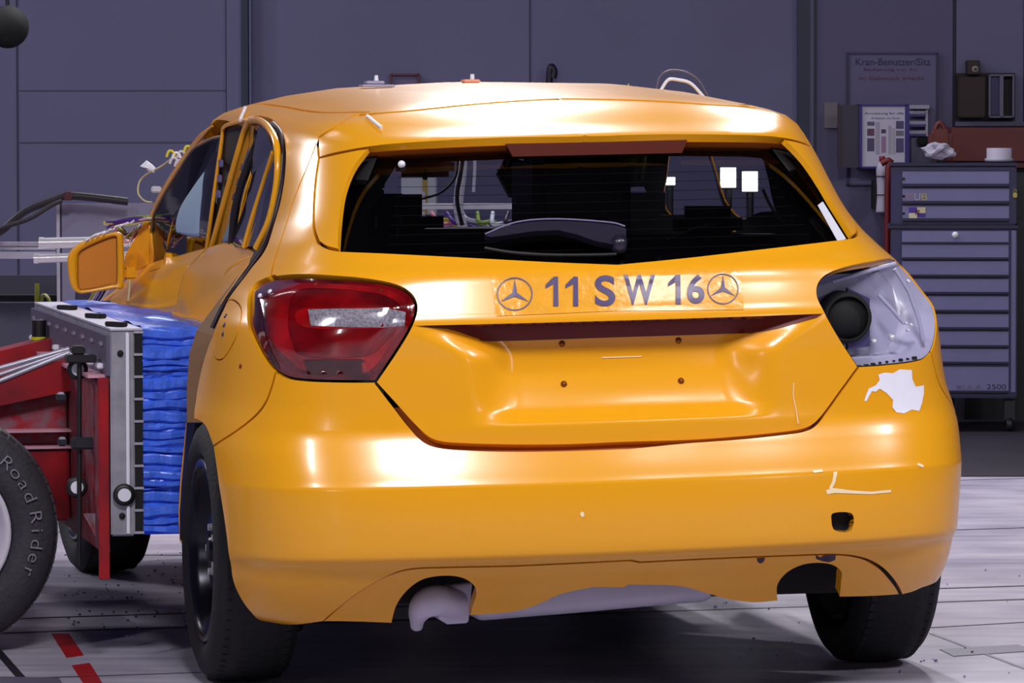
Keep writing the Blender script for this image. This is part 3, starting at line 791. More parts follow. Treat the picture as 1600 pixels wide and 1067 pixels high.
# wheel housings, floor pan, silencer
for s_ in (-1, 1):
    for yc in (.80, 3.5):
        V = []; n = 24
        for xx in (.825, .50):
            for t in np.linspace(-.25, math.pi+.25, n): V.append(roll(np.array([s_*xx, yc-.385*math.cos(t), .335+.385*math.sin(t)])))
        F = [(j, j+1, n+j+1, n+j) for j in range(n-1)]
        o = mesh_obj('wheel_housing', V, F, DARK, car)
        V = [roll(np.array([s_*.50, yc-.385*math.cos(t), .335+.385*math.sin(t)])) for t in np.linspace(-.25, math.pi+.25, n)]
        mesh_obj('wheel_housing_wall', V, [tuple(range(n))], DARK, car, smooth=False)
b = MB(); b.box((0, 2.1, .27), (1.36, 3.5, .10)); b.build('floor_pan', DARK, car)
b = MB(); b.box((0, .52, .52), (1.2, .5, .28)); b.build('boot_floor', DARK, car)
b = MB(); b.box((0, .16, .40), (1.0, .12, .14), bev=.02); b.build('bumper_beam', DARK, car)
# silencer: oval can across the car below the valance, with its tail elbow on the left
SIL = mat('silencer_metal', srgb(205, 200, 222), .5, .15, var=.12, vscale=6)
def solid(name, lo, hi, Y, dep, mt_, parent=car, bev=0):
    """lo, hi: lower and upper outlines in pixels, same count"""
    n = len(lo); P = [at(x, y, Y) for x, y in lo]+[at(x, y, Y) for x, y in hi[::-1]]; m_ = len(P); c = sum(P)/m_
    V = P+[p+np.array([0, dep, 0]) for p in P]
    F = [tuple(range(m_)), tuple(range(2*m_-1, m_-1, -1))]+[(i, i+m_, (i+1) % m_+m_, (i+1) % m_) for i in range(m_)]
    bm = bmesh.new(); vs = [bm.verts.new(Vector(v)) for v in V]
    for f in F: bm.faces.new([vs[i] for i in f])
    bmesh.ops.recalc_face_normals(bm, faces=bm.faces)
    if bev:
        es = [e for e in bm.edges if abs(e.calc_face_angle(0)) > .6]
        bmesh.ops.bevel(bm, geom=es, offset=bev, segments=4, affect='EDGES', profile=.5)
    bm.verts.index_update(); o = mesh_obj(name, [v.co[:] for v in bm.verts], [[v.index for v in f.verts] for f in bm.faces], mt_, parent, smooth=bev > 0); bm.free(); return o
solid('silencer', [(740,973),(800,968),(900,960),(1010,950),(1120,941)], [(740,905),(800,900),(900,895),(1010,890),(1120,886)], .34, .16, SIL, bev=.03)
b = MB(); b.tube(catmull([at(651,978,.28), at(653,962,.25), at(662,946,.22), at(682,938,.22), at(712,942,.26)], 6), [.015+.021*sst(np.array(i/16.)) for i in range(25)], 18)
b.build('exhaust_elbow', SIL, car)
solid('tail_pipe', [(683,966),(700,976),(733,974)], [(688,930),(703,914),(739,909)], .24, .06, SIL, bev=.008)
# ================================================================== cabin
def bbox(name, px0, py0, px1, py1, Y, dep, mt, bev=.02, parent=car):
    p, q = at(px0, py1, Y), at(px1, py0, Y); c = (p+q)/2; b = MB()
    b.box((c[0], Y+dep/2, c[2]), (abs(q[0]-p[0]), dep, abs(q[2]-p[2])), bev=bev); return b.build(name, mt, parent)
b = MB(); b.box((0, .66, .80), (1.05, .72, .3), bev=.03); b.build('load_cover', CLOTH, car)
b = MB(); b.box((0, 2.0, .60), (1.2, 2.2, .5), bev=.05); b.build('cabin_floor', CLOTH, car)
bbox('rear_seat_back', 545, 366, 1250, 560, 1.05, .16, CLOTH, .05)
bbox('rear_headrest', 596, 304, 700, 392, 1.10, .14, CLOTH, .055)
bbox('rear_headrest', 1062, 322, 1165, 380, 1.10, .10, CLOTH, .03)
bbox('recorder_box', 836, 236, 990, 400, .98, .30, BLACK, .03)
for s_ in (-1, 1):
    b = MB(); b.box((s_*.36, 1.85, .90), (.46, .14, .50), bev=.06); b.build('front_seat_back', CLOTH, car)
b = MB(); b.box((0, 2.62, .93), (1.22, .35, .22), bev=.05); b.build('dashboard', CLOTH, car)
for s_ in (-1, 1):
    b = MB(); b.box((s_*.36, 1.86, 1.20), (.25, .11, .17), bev=.05); b.build('front_headrest', CLOTH, car)
MIRG = mat('mirror_reflection_tones', srgb(160, 55, 50), .5, 0, col2=srgb(95, 90, 92), vscale=5)  # what the mirror reflects, painted in as matte red and grey
bbox('interior_mirror', 620, 244, 712, 277, 2.25, .035, MIRG, .016)
b = MB(); b.tube(catmull([at(664,279,2.24), at(668,250,2.28), at(690,236,2.34)], 5), .007, 8); b.build('mirror_stalk', BLACK, car)
# camera and its arms inside
b = MB(); b.box(at(812, 268, 1.9), (.09, .10, .055), R=Matrix.Rotation(.35, 3, 'Y'), bev=.01); b.box(at(795, 285, 1.9), (.035, .05, .09), R=Matrix.Rotation(-.5, 3, 'Y'), bev=.008)
b.tube([at(779,272,1.9), at(800,236,1.9)], .006, 8); b.tube([at(822,258,1.9), at(850,232,1.9)], .009, 8); b.build('cabin_camera', BLACK, car)
b = MB(); b.tube(catmull([at(655,312,2.1), at(690,300,2.1), at(712,275,2.1), at(716,240,2.1)], 6), .0035, 8); b.build('grey_hose', LGREY, car)
b = MB(); b.tube(catmull([at(725,232,2.2), at(720,270,2.2), at(714,310,2.2), at(722,352,2.2)], 6), .006, 8); b.build('grey_hose', LGREY, car)
b = MB(); b.tube(catmull([at(565,338,1.0), at(578,318,1.15), at(595,300,1.3)], 5), .009, 8); b.build('seat_belt', mat('belt_webbing', srgb(95, 88, 55), .8), car)
b = MB(); b.tube([at(1221,275,.8), at(1240,305,.75), at(1280,342,.7)], .006, 8); b.build('seat_belt', MAT['belt_webbing'], car)
LIME = mat('pale_green_foam', srgb(175, 190, 110), .6)
b = MB(); b.box(at(985, 243, 1.6), (.055, .05, .04), bev=.01); b.build('foam_block', LIME, car)
b = MB(); b.tube([at(1007,232,1.55), at(1002,255,1.55), at(1000,282,1.55)], [.010,.012,.006], 8); b.build('foam_strip', LIME, car)
b = MB(); b.tube([at(1133,228,1.2), at(1146,232,1.2), at(1157,235,1.2)], .004, 6); b.build('green_marker', LIME, car)
b = MB(); b.tube([at(1042,374,.9), at(1085,356,.9), at(1115,350,.9)], .0025, 6); b.build('grey_cable', LGREY, car)
b = MB(); b.tube(catmull([at(1192,296,.9), at(1202,318,.9), at(1215,338,.9), at(1226,346,.9)], 4), .004, 6); b.build('grey_cable', LGREY, car)
# ceiling light panel frames seen through the right door glass
# --- on the glass
b = MB(); P = [skin_px(1279,319,-.004), skin_px(1287,313,-.004), skin_px(1323,371,-.004), skin_px(1311,377,-.004)]
b.add(P+[p+np.array([0,-.002,0]) for p in P], [(0,1,2,3),(7,6,5,4),(0,4,5,1),(1,5,6,2),(2,6,7,3),(3,7,4,0)]); b.build('glass_glint_strip', WHITE, rear_glass)  # white strip laid on the glass as a painted reflection
b = MB(); q = hit(623, 238); b.lathe([(0, .008), (.007, .006), (.009, 0)], roll(skin(q[0], q[1], -.04)), (0, -1, 0), 16); b.build('round_sensor', WHITE, rear_glass)
# --- wiper
wip = empty('rear_wiper', (0, 0, 0)); wip.parent = car
WIPM = mat('wiper_plastic', srgb(30, 26, 44), .35, 0, .3, .2)
wp = clean(hp((757,376),(780,366),(805,358),(835,354),(867,352),(910,354),(949,358),(968,361),(976,366),(976,388),(958,391),(930,386),(900,375),(870,368),(830,370),(790,376),(765,379)), .01)
panel('wiper_arm', wp, (), WIPM, wip, sp=.01, flange=.018, off=.020)
b = MB(); b.tube(catmull([skin_px(757,390,.006), skin_px(800,398,.008), skin_px(860,402,.008), skin_px(925,402,.008), skin_px(962,400,.006)], 6), [.004]*25, 8); b.build('wiper_blade', BLACK, wip)
b = MB(); b.tube(catmull([skin_px(757,375,.022), skin_px(805,358,.024), skin_px(867,353,.024), skin_px(949,358,.024), skin_px(974,364,.024)], 6), .0022, 6); b.build('arm_edge', mat('grey_violet_trim', srgb(120, 112, 150), .4), wip)
b = MB(); q = hit(966, 386); b.lathe([(0, .03), (.016, .028), (.02, 0)], roll(skin(q[0], q[1], 0.)), roll(skin_n(q[0], q[1])), 20); b.build('wiper_pivot', WIPM, wip)
# ================================================================== crushed left doors
def sheet(name, pts, mt, parent=car, thick=.004, smooth=False, seg=5):
    P = [at(*q) for q in pts]
    if smooth: P = catmull(P, seg, True)
    n = len(P); t = np.array([thick, 0, 0]); V = list(P)+[p+t for p in P]
    c0 = sum(P)/n
    V += [c0, c0+t]
    F = [(i, (i+1) % n, 2*n) for i in range(n)]+[((i+1) % n+n, i+n, 2*n+1) for i in range(n)]+[(i, i+n, (i+1) % n+n, (i+1) % n) for i in range(n)]
    return mesh_obj(name, V, F, mt, parent, smooth=False)
def bar(name, pts, w, mt, parent=car, d=None, seg=6):
    """frame member: flat section w wide across the view, following pixel/Y points"""
    P = [at(*q) for q in pts]; P = catmull(P, seg) if len(P) > 2 else P
    b = MB(); b.tube(P, w, 10); return b.build(name, mt, parent)
rd = empty('rear_door', (0, 0, 0)); rd.parent = car
fd = empty('front_door', (0, 0, 0)); fd.parent = car
o = patch('door_skin', [[(325,388,1.74),(350,381,1.5),(378,383,1.2),(401,396,.92)],
 [(306,405,1.78),(334,399,1.5),(366,402,1.2),(392,413,.93)],
 [(288,428,1.82),(312,425,1.55),(345,430,1.22),(374,440,.96)],
 [(280,458,1.86),(298,460,1.58),(325,466,1.3),(350,468,.99)],
 [(274,488,1.9),(290,494,1.6),(310,496,1.32),(332,500,1.02)],
 [(271,502,1.9),(286,508,1.62),(304,512,1.34),(322,520,1.05)],
 [('w',-.70,1.9,.55),('w',-.70,1.62,.55),('w',-.72,1.34,.55),('w',-.74,1.07,.55)],
 [('w',-.72,1.9,.35),('w',-.72,1.62,.35),('w',-.74,1.34,.35),('w',-.76,1.09,.35)]], PAINT, rd, up=6)
# pressed creases from the crush
for nm, pts in (('crush_fold', [(327,392,1.72),(322,405,1.7),(321,425,1.66),(327,448,1.6)]), ('crush_fold', [(345,432,1.35),(362,410,1.3),(378,398,1.2)]), ('crush_fold', [(350,440,1.2),(370,420,1.12),(392,402,1.0)]), ('crush_fold', [(296,440,1.86),(300,425,1.84),(304,412,1.82)])):
    b = MB(); P = catmull([at(*q)+np.array([-.004, 0, 0]) for q in pts], 5); b.tube(P, [.003+.012*math.sin(math.pi*i/(len(P)-1)) for i in range(len(P))], 10); b.build(nm, PAINT, rd)
# rear door frame
bar('window_frame', [(331,387,1.78),(352,310,1.66),(370,245,1.56),(386,194,1.48),(397,188,1.3),(408,190,1.12),(420,200,.98),(431,222,.88),(434,255,.84),(431,295,.83),(420,345,.84),(400,388,.88)], .0085, PAINT, rd)
bar('window_divider', [(427,238,.90),(412,285,.98),(395,338,1.04),(381,386,1.08)], .0065, PAINT, rd)
sheet('door_glass', [(336,386,1.76),(355,312,1.65),(373,247,1.55),(389,198,1.47),(404,196,1.12),(417,208,.98),(427,235,.90),(410,285,.98),(394,338,1.04),(380,386,1.08)], GLASSC, rd)
sheet('quarter_glass', [(428,240,.90),(431,258,.86),(428,295,.85),(416,345,.86),(399,384,.90),(384,386,1.06),(397,338,1.02),(414,285,.95)], GLASSC, rd)
bar('inner_pillar_trim', [(404,217,1.2),(390,250,1.25),(376,290,1.3),(366,335,1.35),(362,380,1.4)], .010, BLACK, rd)
bar('pillar_edge', [(413,218,1.16),(399,252,1.20),(385,292,1.24),(375,335,1.29),(370,380,1.34)], .0025, PAINT, rd)
sheet('door_jamb', [(402,398,1.0),(372,430,1.0),(338,474,1.0),(307,516,1.0),(296,552,1.0),(292,600,1.0),(292,660,1.0),(314,660,.98),(318,600,.98),(326,556,.98),(345,500,.97),(372,458,.95),(400,420,.93)], mat('jamb_brown', srgb(125, 92, 62), .45, var=.2, vscale=4), car, .02)
sheet('arch_front_lip', [(292,655,1.05),(289,700,1.08),(285,750,1.10),(281,800,1.12),(281,842,1.12),(289,848,1.12),(292,842,1.10),(289,800,1.08),(292,750,1.05),(297,700,1.02),(305,662,1.0)], BLACK, car, .02)
b = MB(); b.tube([at(*q) for q in [(292,660,1.06),(288,700,1.09),(283,750,1.11),(280,800,1.13),(282,845,1.13)]], .0022, 6); b.build('arch_edge', PAINT, car)
b = MB(); b.box(at(287, 846, 1.12), (.014, .02, .010), bev=.002); b.build('torn_arch_end', PAINT, car)
b = MB(); b.tube(catmull([skin_px(x, y, -.002) for x, y in ((425,192),(437,206),(442,228),(442,262),(437,300),(426,345),(411,385),(392,413),(370,443),(349,474),(330,512))], 5), .0065, 8); b.build('door_aperture_seal', mat('maroon_black_seal', srgb(30, 6, 20), .5), car)
# B pillar between the doors
sheet('centre_pillar', [(350,200,1.72),(384,195,1.56),(350,305,1.68),(333,386,1.80),(325,386,1.84),(338,300,1.80)], BLACK, car)
for k in range(3):
    b = MB(); b.box(at(345+k*-2, 255+k*24, 1.70), (.006, .05, .02), bev=.002); b.build('pillar_bracket', mat('grey_violet_metal', srgb(110, 105, 160), .4, .4), car)
bar('windscreen_pillar', [(332,197,2.05),(322,207,2.12),(306,225,2.25),(276,268,2.45),(252,308,2.62),(237,340,2.78)], [.003+.007*min(1, k/8) for k in range(31)], PAINT, car)
# front door
bar('window_frame', [(323,389,1.84),(331,330,1.78),(340,265,1.74),(347,216,1.72),(350,199,1.70),(366,192,1.60),(386,187,1.50)], .0055, PAINT, fd)
o = sheet('door_glass', [(347,214,1.74),(333,217,1.85),(318,224,1.95),(300,236,2.08),(279,268,2.28),(257,304,2.50),(241,336,2.68),(236,372,2.75),(236,413,2.72),(262,404,2.45),(292,396,2.12),(321,388,1.85),(330,330,1.79),(339,265,1.75)], GLASSC, fd)
bar('glass_run', [(347,213,1.74),(333,216,1.85),(318,223,1.95),(300,235,2.08),(279,267,2.28),(257,303,2.50),(241,335,2.68),(236,360,2.72)], .004, mat('brown_seal', srgb(120, 95, 60), .6), fd)
o = patch('door_skin', [[(229,414,2.78),(258,405,2.5),(290,397,2.15),(323,387,1.85)],
 [(205,434,2.84),(243,425,2.5),(278,414,2.15),(312,403,1.88)],
 [(178,456,2.92),(225,452,2.52),(262,446,2.2),(298,430,1.9)],
 [(156,474,2.97),(212,474,2.55),(252,474,2.22),(287,460,1.92)],
 [(142,492,3.0),(202,494,2.58),(246,500,2.24),(280,500,1.93)],
 [('w',-.84,3.0,.55),('w',-.80,2.6,.55),('w',-.77,2.2,.55),('w',-.75,1.93,.55)],
 [('w',-.84,3.0,.35),('w',-.80,2.6,.35),('w',-.77,2.2,.35),('w',-.76,1.93,.35)]], PAINT, fd, up=6)
bar('belt_seal', [(207,433,2.86),(245,421,2.5),(285,408,2.15),(305,402,1.95)], .0018, mat('dark_orange_seam', srgb(110, 50, 10), .6), fd)
sheet('mirror_triangle', [(192,432,2.80),(196,398,2.80),(226,345,2.76),(231,350,2.75),(232,412,2.74),(212,424,2.78)], PAINT, fd, .006)
sheet('mirror_triangle_rear', [(232,347,2.74),(238,372,2.72),(243,408,2.66),(234,413,2.72)], PAINT, fd, .006)
sheet('crushed_lining', [(238,352,2.80),(250,362,2.74),(256,402,2.68),(244,408,2.72)], mat('violet_grey_lining', srgb(75, 70, 120), .7, col2=srgb(180, 175, 200), vscale=70), fd, .01)
# curtain airbag hanging behind the front glass
patch('curtain_airbag', [[(352,212,1.78),(338,252,1.90),(316,285,2.0),(298,312,2.1)],[(350,260,1.78),(336,285,1.9),(312,310,2.0),(288,330,2.15)],[(348,310,1.78),(333,325,1.9),(308,342,2.02),(283,350,2.18)],[(342,372,1.8),(328,372,1.9),(305,368,2.05),(284,362,2.18)]], mat('airbag_fabric', srgb(150, 175, 195), .8), car, up=5, thick=.03)
# --- mirror
wm = empty('wing_mirror', (0, 0, 0)); wm.parent = car
Ym = 2.62
ho = [(107,398),(124,380),(158,367),(186,363),(192,376),(193,446),(180,451),(136,458),(122,458),(111,446),(106,420)]
hi_ = [(122,398),(132,388),(160,375),(180,369),(183,378),(183,440),(176,444),(130,453),(122,446),(121,420)]
HO = catmull([at(x, y, Ym) for x, y in ho], 5, True); HI = catmull([at(x, y, Ym) for x, y in hi_], 5, True)
n = len(HO); HI = [np.array(p) for p in HI]
import itertools
def resamp(P, n):
    P = [np.array(p) for p in P]; L = [0]
    for i in range(len(P)): L.append(L[-1]+np.linalg.norm(P[(i+1) % len(P)]-P[i]))
    out = []
    for k in range(n):
        t = L[-1]*k/n; i = max(0, min(len(P)-1, int(np.searchsorted(L, t, 'right'))-1)); f = (t-L[i])/(L[i+1]-L[i]+1e-9)
        out.append(P[i]*(1-f)+P[(i+1) % len(P)]*f)
    return out
HO = resamp(HO, 60); HI = resamp(HI, 60); cm = sum(HO)/60; n = 60
rg_ = [[p+np.array([0, .015, 0]) for p in HI], HI, [p+np.array([0, -.004, 0]) for p in [a*.3+b*.7 for a, b in zip(HI, HO)]], HO]
for sc_, dy in ((1.0, .03), (.96, .06), (.85, .09), (.6, .115), (.25, .125)): rg_.append([cm+(p-cm)*np.array([sc_, 1, sc_])+np.array([.02*dy/.12, dy, 0]) for p in HO])
V = [p for r in rg_ for p in r]; F = [(i*n+j, i*n+(j+1) % n, (i+1)*n+(j+1) % n, (i+1)*n+j) for i in range(len(rg_)-1) for j in range(n)]+[tuple(range((len(rg_)-1)*n, len(rg_)*n))]
mesh_obj('mirror_housing', V, F, PAINT, wm)
o = mesh_obj('mirror_cover', [p+np.array([0, .010, 0]) for p in HI], [tuple(range(60))], mat('orange_film', srgb(212, 128, 16), .55), wm, smooth=False)
b = MB(); b.tube([p+np.array([0, .004, 0]) for p in HI]+[HI[0]+np.array([0, .004, 0])], .0022, 6); b.build('cover_gap', mat('dark_orange_seam', (0,0,0,1)), wm)
b = MB(); b.box(at(203, 427, 2.66), (.036, .05, .034), bev=.006); b.build('mirror_foot', PAINT, wm)
b = MB(); b.tube(catmull([at(203,437,2.64), at(202,452,2.64), at(200,470,2.64)], 4), .004, 8); b.build('dangling_lead', mat('cream_insulation', srgb(205, 195, 150), .5), wm)
# --- loose wiring
CM = [YEL, PURP, LGREY, mat('pink_insulation', srgb(215, 130, 150), .5), mat('dark_cable', srgb(28, 14, 40), .5), mat('green_insulation', srgb(120, 150, 30), .5), WHITE]
loom = empty('door_wiring_loom', (0, 0, 0)); loom.parent = car
for k in range(16):
    x0 = random.uniform(160, 178); y0 = random.uniform(344, 356); dx = random.uniform(-6, 6); dy = random.uniform(-7, 7)
    b = MB(); b.tube(catmull([at(x0,y0,2.78), at(188+dx,348+dy*.8,2.74), at(212+dx,345+dy,2.72), at(235+dx*.3,342+dy*.6,2.72), at(240,352+dy,2.74)], 4), random.choice([.0022,.003,.0038]), 6)
    b.build('cable', CM[k % 7], loom)
for k in range(14):
    x0 = random.uniform(172, 188); x1 = random.uniform(208, 228)
    b = MB(); b.tube(catmull([at(x0,356+random.uniform(-6,6),2.80), at((x0+x1)/2,372+random.uniform(-8,12),2.79), at(x1,358+random.uniform(-8,6),2.78)], 5), random.choice([.002,.003]), 6)
    b.build('cable', CM[(k*3) % 7], loom)
for k in range(5):
    x = 150+k*5; b = MB(); b.tube(catmull([at(x,452,2.9), at(x-8,466,2.92), at(x-16,476,2.93), at(x-18+k,487,2.93)], 4), .003, 6); b.build('cable', [YEL, LGREY, PURP, CM[4], WHITE][k], loom)
for k in range(8):
    x = 134+k*9; b = MB(); b.tube([at(x,374-k*3.4+random.uniform(-2,2),2.60), at(x+7,371-k*3.4+random.uniform(-2,2),2.62), at(x+13,368-k*3.4,2.62)], .0028, 6); b.build('glass_splinter', WHITE, wm)
# wiring loop, lamp and plug outside the windscreen pillar
b = MB(); b.tube(catmull([at(238,316,2.9), at(226,314,2.9), at(216,302,2.9), at(218,284,2.9), at(230,272,2.88), at(252,260,2.8), at(268,248,2.7)], 6), .0028, 6); b.build('yellow_grey_cable', mat('cream_insulation', (0,0,0,1)), car)
b = MB(); b.tube([at(226,262,2.85), at(229,252,2.85), at(234,262,2.85), at(242,267,2.85)], [.014,.003,.012,.008], 10); b.build('signal_lamp', WHITE, car)
b = MB(); b.box(at(244, 296, 2.85), (.028, .02, .018), bev=.003); b.build('cable_plug', LGREY, car)
for k, (px, py, mt_) in enumerate(((267,239,YEL),(276,242,WHITE),(284,240,LGREY),(294,232,YEL),(272,250,LGREY),(280,254,LGREY))):
    b = MB(); b.tube(catmull([at(px-7,py+6,2.5), at(px-3,py-3,2.5), at(px+3,py-2,2.5), at(px+6,py+5,2.5)], 4), .004, 6); b.build('cable', mt_, loom)
# --- things on the roof
def pedestal(name, px, py, Y, w_, h, mt_, mt2):
    e = empty(name, (0, 0, 0)); e.parent = car
    b = MB(); b.box(at(px, py, Y), (w_, .06, h), bev=.001); b.build('base_plate', mt_, e)
    b = MB(); b.box(at(px-4, py-5, Y), (w_*.55, .04, h*1.4), bev=.002); b.build('block', mt_, e)
    b = MB(); b.lathe([(0, .014), (.004, .014), (.006, 0)], at(px-1, py-8, Y), (0, 0, 1), 12); b.build('stud', mt2, e)
    return e
pedestal('roof_marker', 589, 134, 1.55, .085, .006, mat('lavender_plate', srgb(165, 160, 190), .4), WHITE)
e = empty('roof_marker', (0, 0, 0)); e.parent = car
b = MB(); b.box(at(735, 127, 1.8), (.045, .05, .010), bev=.003); b.build('base_plate', mat('peach_plate', srgb(235, 170, 150), .4), e)
b = MB(); b.lathe([(0, .014), (.005, .014), (.006, 0)], at(738, 124, 1.8), (0, 0, 1), 12); b.build('stud', WHITE, e)
e = empty('roof_cable_hoop', (0, 0, 0)); e.parent = car
b = MB(); b.tube(catmull([at(1025,142,1.7), at(1032,119,1.7), at(1048,110,1.7), at(1072,113,1.7), at(1092,126,1.7), at(1106,150,1.7)], 6), .0028, 8); b.build('cable', mat('dark_grey_cable', srgb(90, 85, 105), .5), e)
b = MB(); b.tube(catmull([at(1032,142,1.65), at(1044,125,1.65), at(1060,125,1.65), at(1080,131,1.65), at(1100,152,1.65)], 6), .0045, 8); b.build('cable', WHITE, e)
b = MB(); b.tube([at(982,131,1.8), at(982,137,1.8)], .002, 6); b.build('roof_pin', YEL, car)
# two tape marks on the rail above the doors
b = MB(); b.tube([at(385,166,1.55)+np.array([-.002,0,0]), at(379,178,1.55), at(375,188,1.52)], .0045, 6); b.build('tape_strip', WHITE, car)
# ================================================================== barrier trolley
tro = empty('barrier_trolley', (-1.5, 2.0, 0), 'red crash barrier trolley with blue crushed block rammed into the side of the orange car', 'trolley')
# blue honeycomb block, ragged and compressed, reaching into the door
nz, ny = 170, 40; V = []; F = []
bl_x0, bl_y0, bl_y1 = -.978, 1.15, 2.85
def blk(x, y, z): return np.array([x, y, z])
rs = np.random.RandomState(3)
jag = np.cumsum(rs.randn(nz+1))*.0; jj = rs.uniform(-.010, .010, nz+1); tops = .833; bots = .320
bm = bmesh.new()
zs = np.linspace(bots, tops, nz+1)
lay = rs.randint(0, 3, nz+1)
def fold(z_i, y): return .006*math.sin(z_i*1.9+.7*math.sin(y*9))+jj[z_i]*.6
# near end face: horizontal folds; x from plate to inside of the car
nx = 14; grid = []
edges_ = [bots]
while edges_[-1] < tops-.012: edges_.append(edges_[-1]+rs.choice([.010, .016, .024, .034]))
edges_[-1] = tops
prot = rs.uniform(-.010, .006, len(edges_)); ph = rs.uniform(0, 6, len(edges_))
for i, z in enumerate(zs):
    L_ = max(0, min(len(edges_)-2, int(np.searchsorted(edges_, z, 'right'))-1)); f = (z-edges_[L_])/(edges_[L_+1]-edges_[L_])
    row_ = []
    for k in range(nx+1):
        x = bl_x0+.20*k/nx; g = min(f, 1-f)
        y = bl_y0+prot[L_]+.010*(1-sst(np.array(g/.22)))+.002*math.sin(k*1.7+ph[L_]*3)
        row_.append((x, float(y), z+.003*math.sin(k*.55+ph[L_])*(1 if 0 < i < nz else 0)))
    grid.append(row_)
V = [p for r in grid for p in r]; n1 = nx+1
F = [(i*n1+j, i*n1+j+1, (i+1)*n1+j+1, (i+1)*n1+j) for i in range(nz) for j in range(nx)]
b = MB(); b.add(V, F)
# top skin, wrinkled
g0 = len(b.V); nyt = 40
for iy in range(nyt+1):
    for k in range(nx+1):
        x = bl_x0+.20*k/nx; y = bl_y0+(bl_y1-bl_y0)*iy/nyt
        if iy == 0: b.V.append(tuple(grid[-1][k]))
        else: b.V.append((x, y, tops+.003*math.sin(x*40+y*7)+.003*math.sin(y*23)-.004*k/nx))
for iy in range(nyt):
    for k in range(nx): b.F.append((g0+iy*n1+k, g0+iy*n1+k+1, g0+(iy+1)*n1+k+1, g0+(iy+1)*n1+k)); b.S.append(False)
b.add([(bl_x0,bl_y1,bots),(bl_x0+.20,bl_y1,bots),(bl_x0+.20,bl_y1,tops),(bl_x0,bl_y1,tops),(bl_x0,bl_y0,bots),(bl_x0+.20,bl_y0,bots),(bl_x0,bl_y0,tops),(bl_x0+.20,bl_y0,tops)], [(0,1,2,3),(4,5,1,0),(4,0,3,6),(5,7,2,1)])
b.build('honeycomb_block', BLUE, tro)
for k, (pts) in enumerate(([(165,495,2.4),(205,492,2.35),(262,496,2.2)], [(200,507,1.75),(240,500,1.65),(285,505,1.5)])):
    b = MB(); P = catmull([at(*q) for q in pts], 5); b.tube(P, [.004+.010*math.sin(math.pi*i/(len(P)-1)) for i in range(len(P))], 6); b.build('foil_fold', mat('bright_blue_foil', srgb(150, 180, 255), .3), tro)
# aluminium mounting box
xa0, xa1 = -1.058, -.998
b = MB(); b.box(((xa0+xa1)/2, 2.0, .572), (xa1-xa0, 1.70, .51), bev=.004); b.build('mounting_box', ALUD, tro)
b = MB(); b.box(((xa0+xa1)/2+.012, 1.146, .572), (.008, .008, .50), bev=.002); b.build('edge_strip', WHITE, tro)
b = MB(); b.box(((xa0+xa1)/2+.01, 2.0, .829), (xa1-xa0+.02, 1.70, .005)); b.build('top_plate', mat('pale_aluminium', srgb(205, 205, 225), .4, .3), tro)
b = MB(); b.box((-.988, 2.0, .572), (.020, 1.696, .50)); b.build('slot_core', DARK, tro)
for zz in np.linspace(.325, .822, 10):
    b = MB(); b.box((-.988, 2.0, zz), (.024, 1.702, .006)); b.build('slot_rung', ALU, tro)
for px, py in ((188,552),(191,806)):
    b = MB(); p = at(px, py, 1.148); b.lathe([(0, .004), (.007, .004), (.008, 0)], p, (0, -1, 0), 14); b.build('box_bolt', DARK, tro)
for k, (y, xx) in enumerate(((1.25,-1.03),(1.75,-1.02),(2.3,-1.03))):
    b = MB(); b.box((xx, y, .838), (.022, .07, .012), rz=.5, bev=.002); b.build('top_clip', BLACK, tro)
# perforated rear flange with its row of clamps
b = MB(); b.box((-1.063, 2.0, .765), (.010, 1.70, .10)); b.build('rear_flange', mat('grey_flange', srgb(95, 90, 115), .5, .3), tro)
for k in range(9):
    b = MB(); b.box((-1.072, 1.24+k*.19, .735), (.020, .045, .014), bev=.003); b.build('flange_clamp', WHITE, tro)
    b = MB(); b.box((-1.070, 1.24+k*.19, .79), (.008, .05, .012), bev=.003); b.build('flange_slot', mat('slot_grey', srgb(150, 148, 165), .4, .4), tro)
# red upright frame
b = MB(); b.box((-1.085, 2.0, .712), (.05, 1.64, .008)); b.build('shelf_plate', mat('pinkish_edge', srgb(205, 150, 170), .5), tro)
b = MB(); b.box((-1.075, 2.0, .49), (.022, 1.68, .42), bev=.003); b.build('upright_plate', REDW, tro)
b = MB(); b.box((-1.075, 1.157, .46), (.026, .014, .50), bev=.002); b.build('upright_edge', REDP, tro)
b = MB(); b.hexa([at(130,802,1.30), at(170,802,1.18), at(172,862,1.18), at(160,858,1.20), at(130,802,1.34), at(170,802,1.22), at(172,862,1.22), at(160,858,1.24)]); b.build('worn_gusset', mat('scraped_plate', srgb(150, 140, 150), .5, col2=srgb(130, 30, 40), vscale=25), tro)
b = MB(); b.box((-1.20, 2.05, .40), (.22, .6, .19), bev=.006); b.build('lower_box_beam', REDP, tro)
b = MB(); b.box((-1.18, 2.05, .58), (.18, .5, .18), bev=.004); b.build('web_plate', REDW, tro)
for zz in (.487, .53):
    b = MB(); b.box((-1.20, 2.05, zz+.01), (.23, .62, .006)); b.build('web_flange', mat('pinkish_edge', (0,0,0,1)), tro)
def beam(name, A, B, Y, d, mt_):
    """A: upper edge pixels (left, right), B: lower edge pixels"""
    b = MB(); P = [at(B[0][0],B[0][1],Y), at(B[1][0],B[1][1],Y), at(B[1][0],B[1][1],Y+d), at(B[0][0],B[0][1],Y+d), at(A[0][0],A[0][1],Y), at(A[1][0],A[1][1],Y), at(A[1][0],A[1][1],Y)+np.array([0,d,0]), at(A[0][0],A[0][1],Y)+np.array([0,d,0])]
    P[2] = P[1]+np.array([0,d,0]); P[3] = P[0]+np.array([0,d,0]); P[6] = P[5]+np.array([0,d,0]); P[7] = P[4]+np.array([0,d,0])
    b.hexa(P); return b.build(name, mt_, tro)
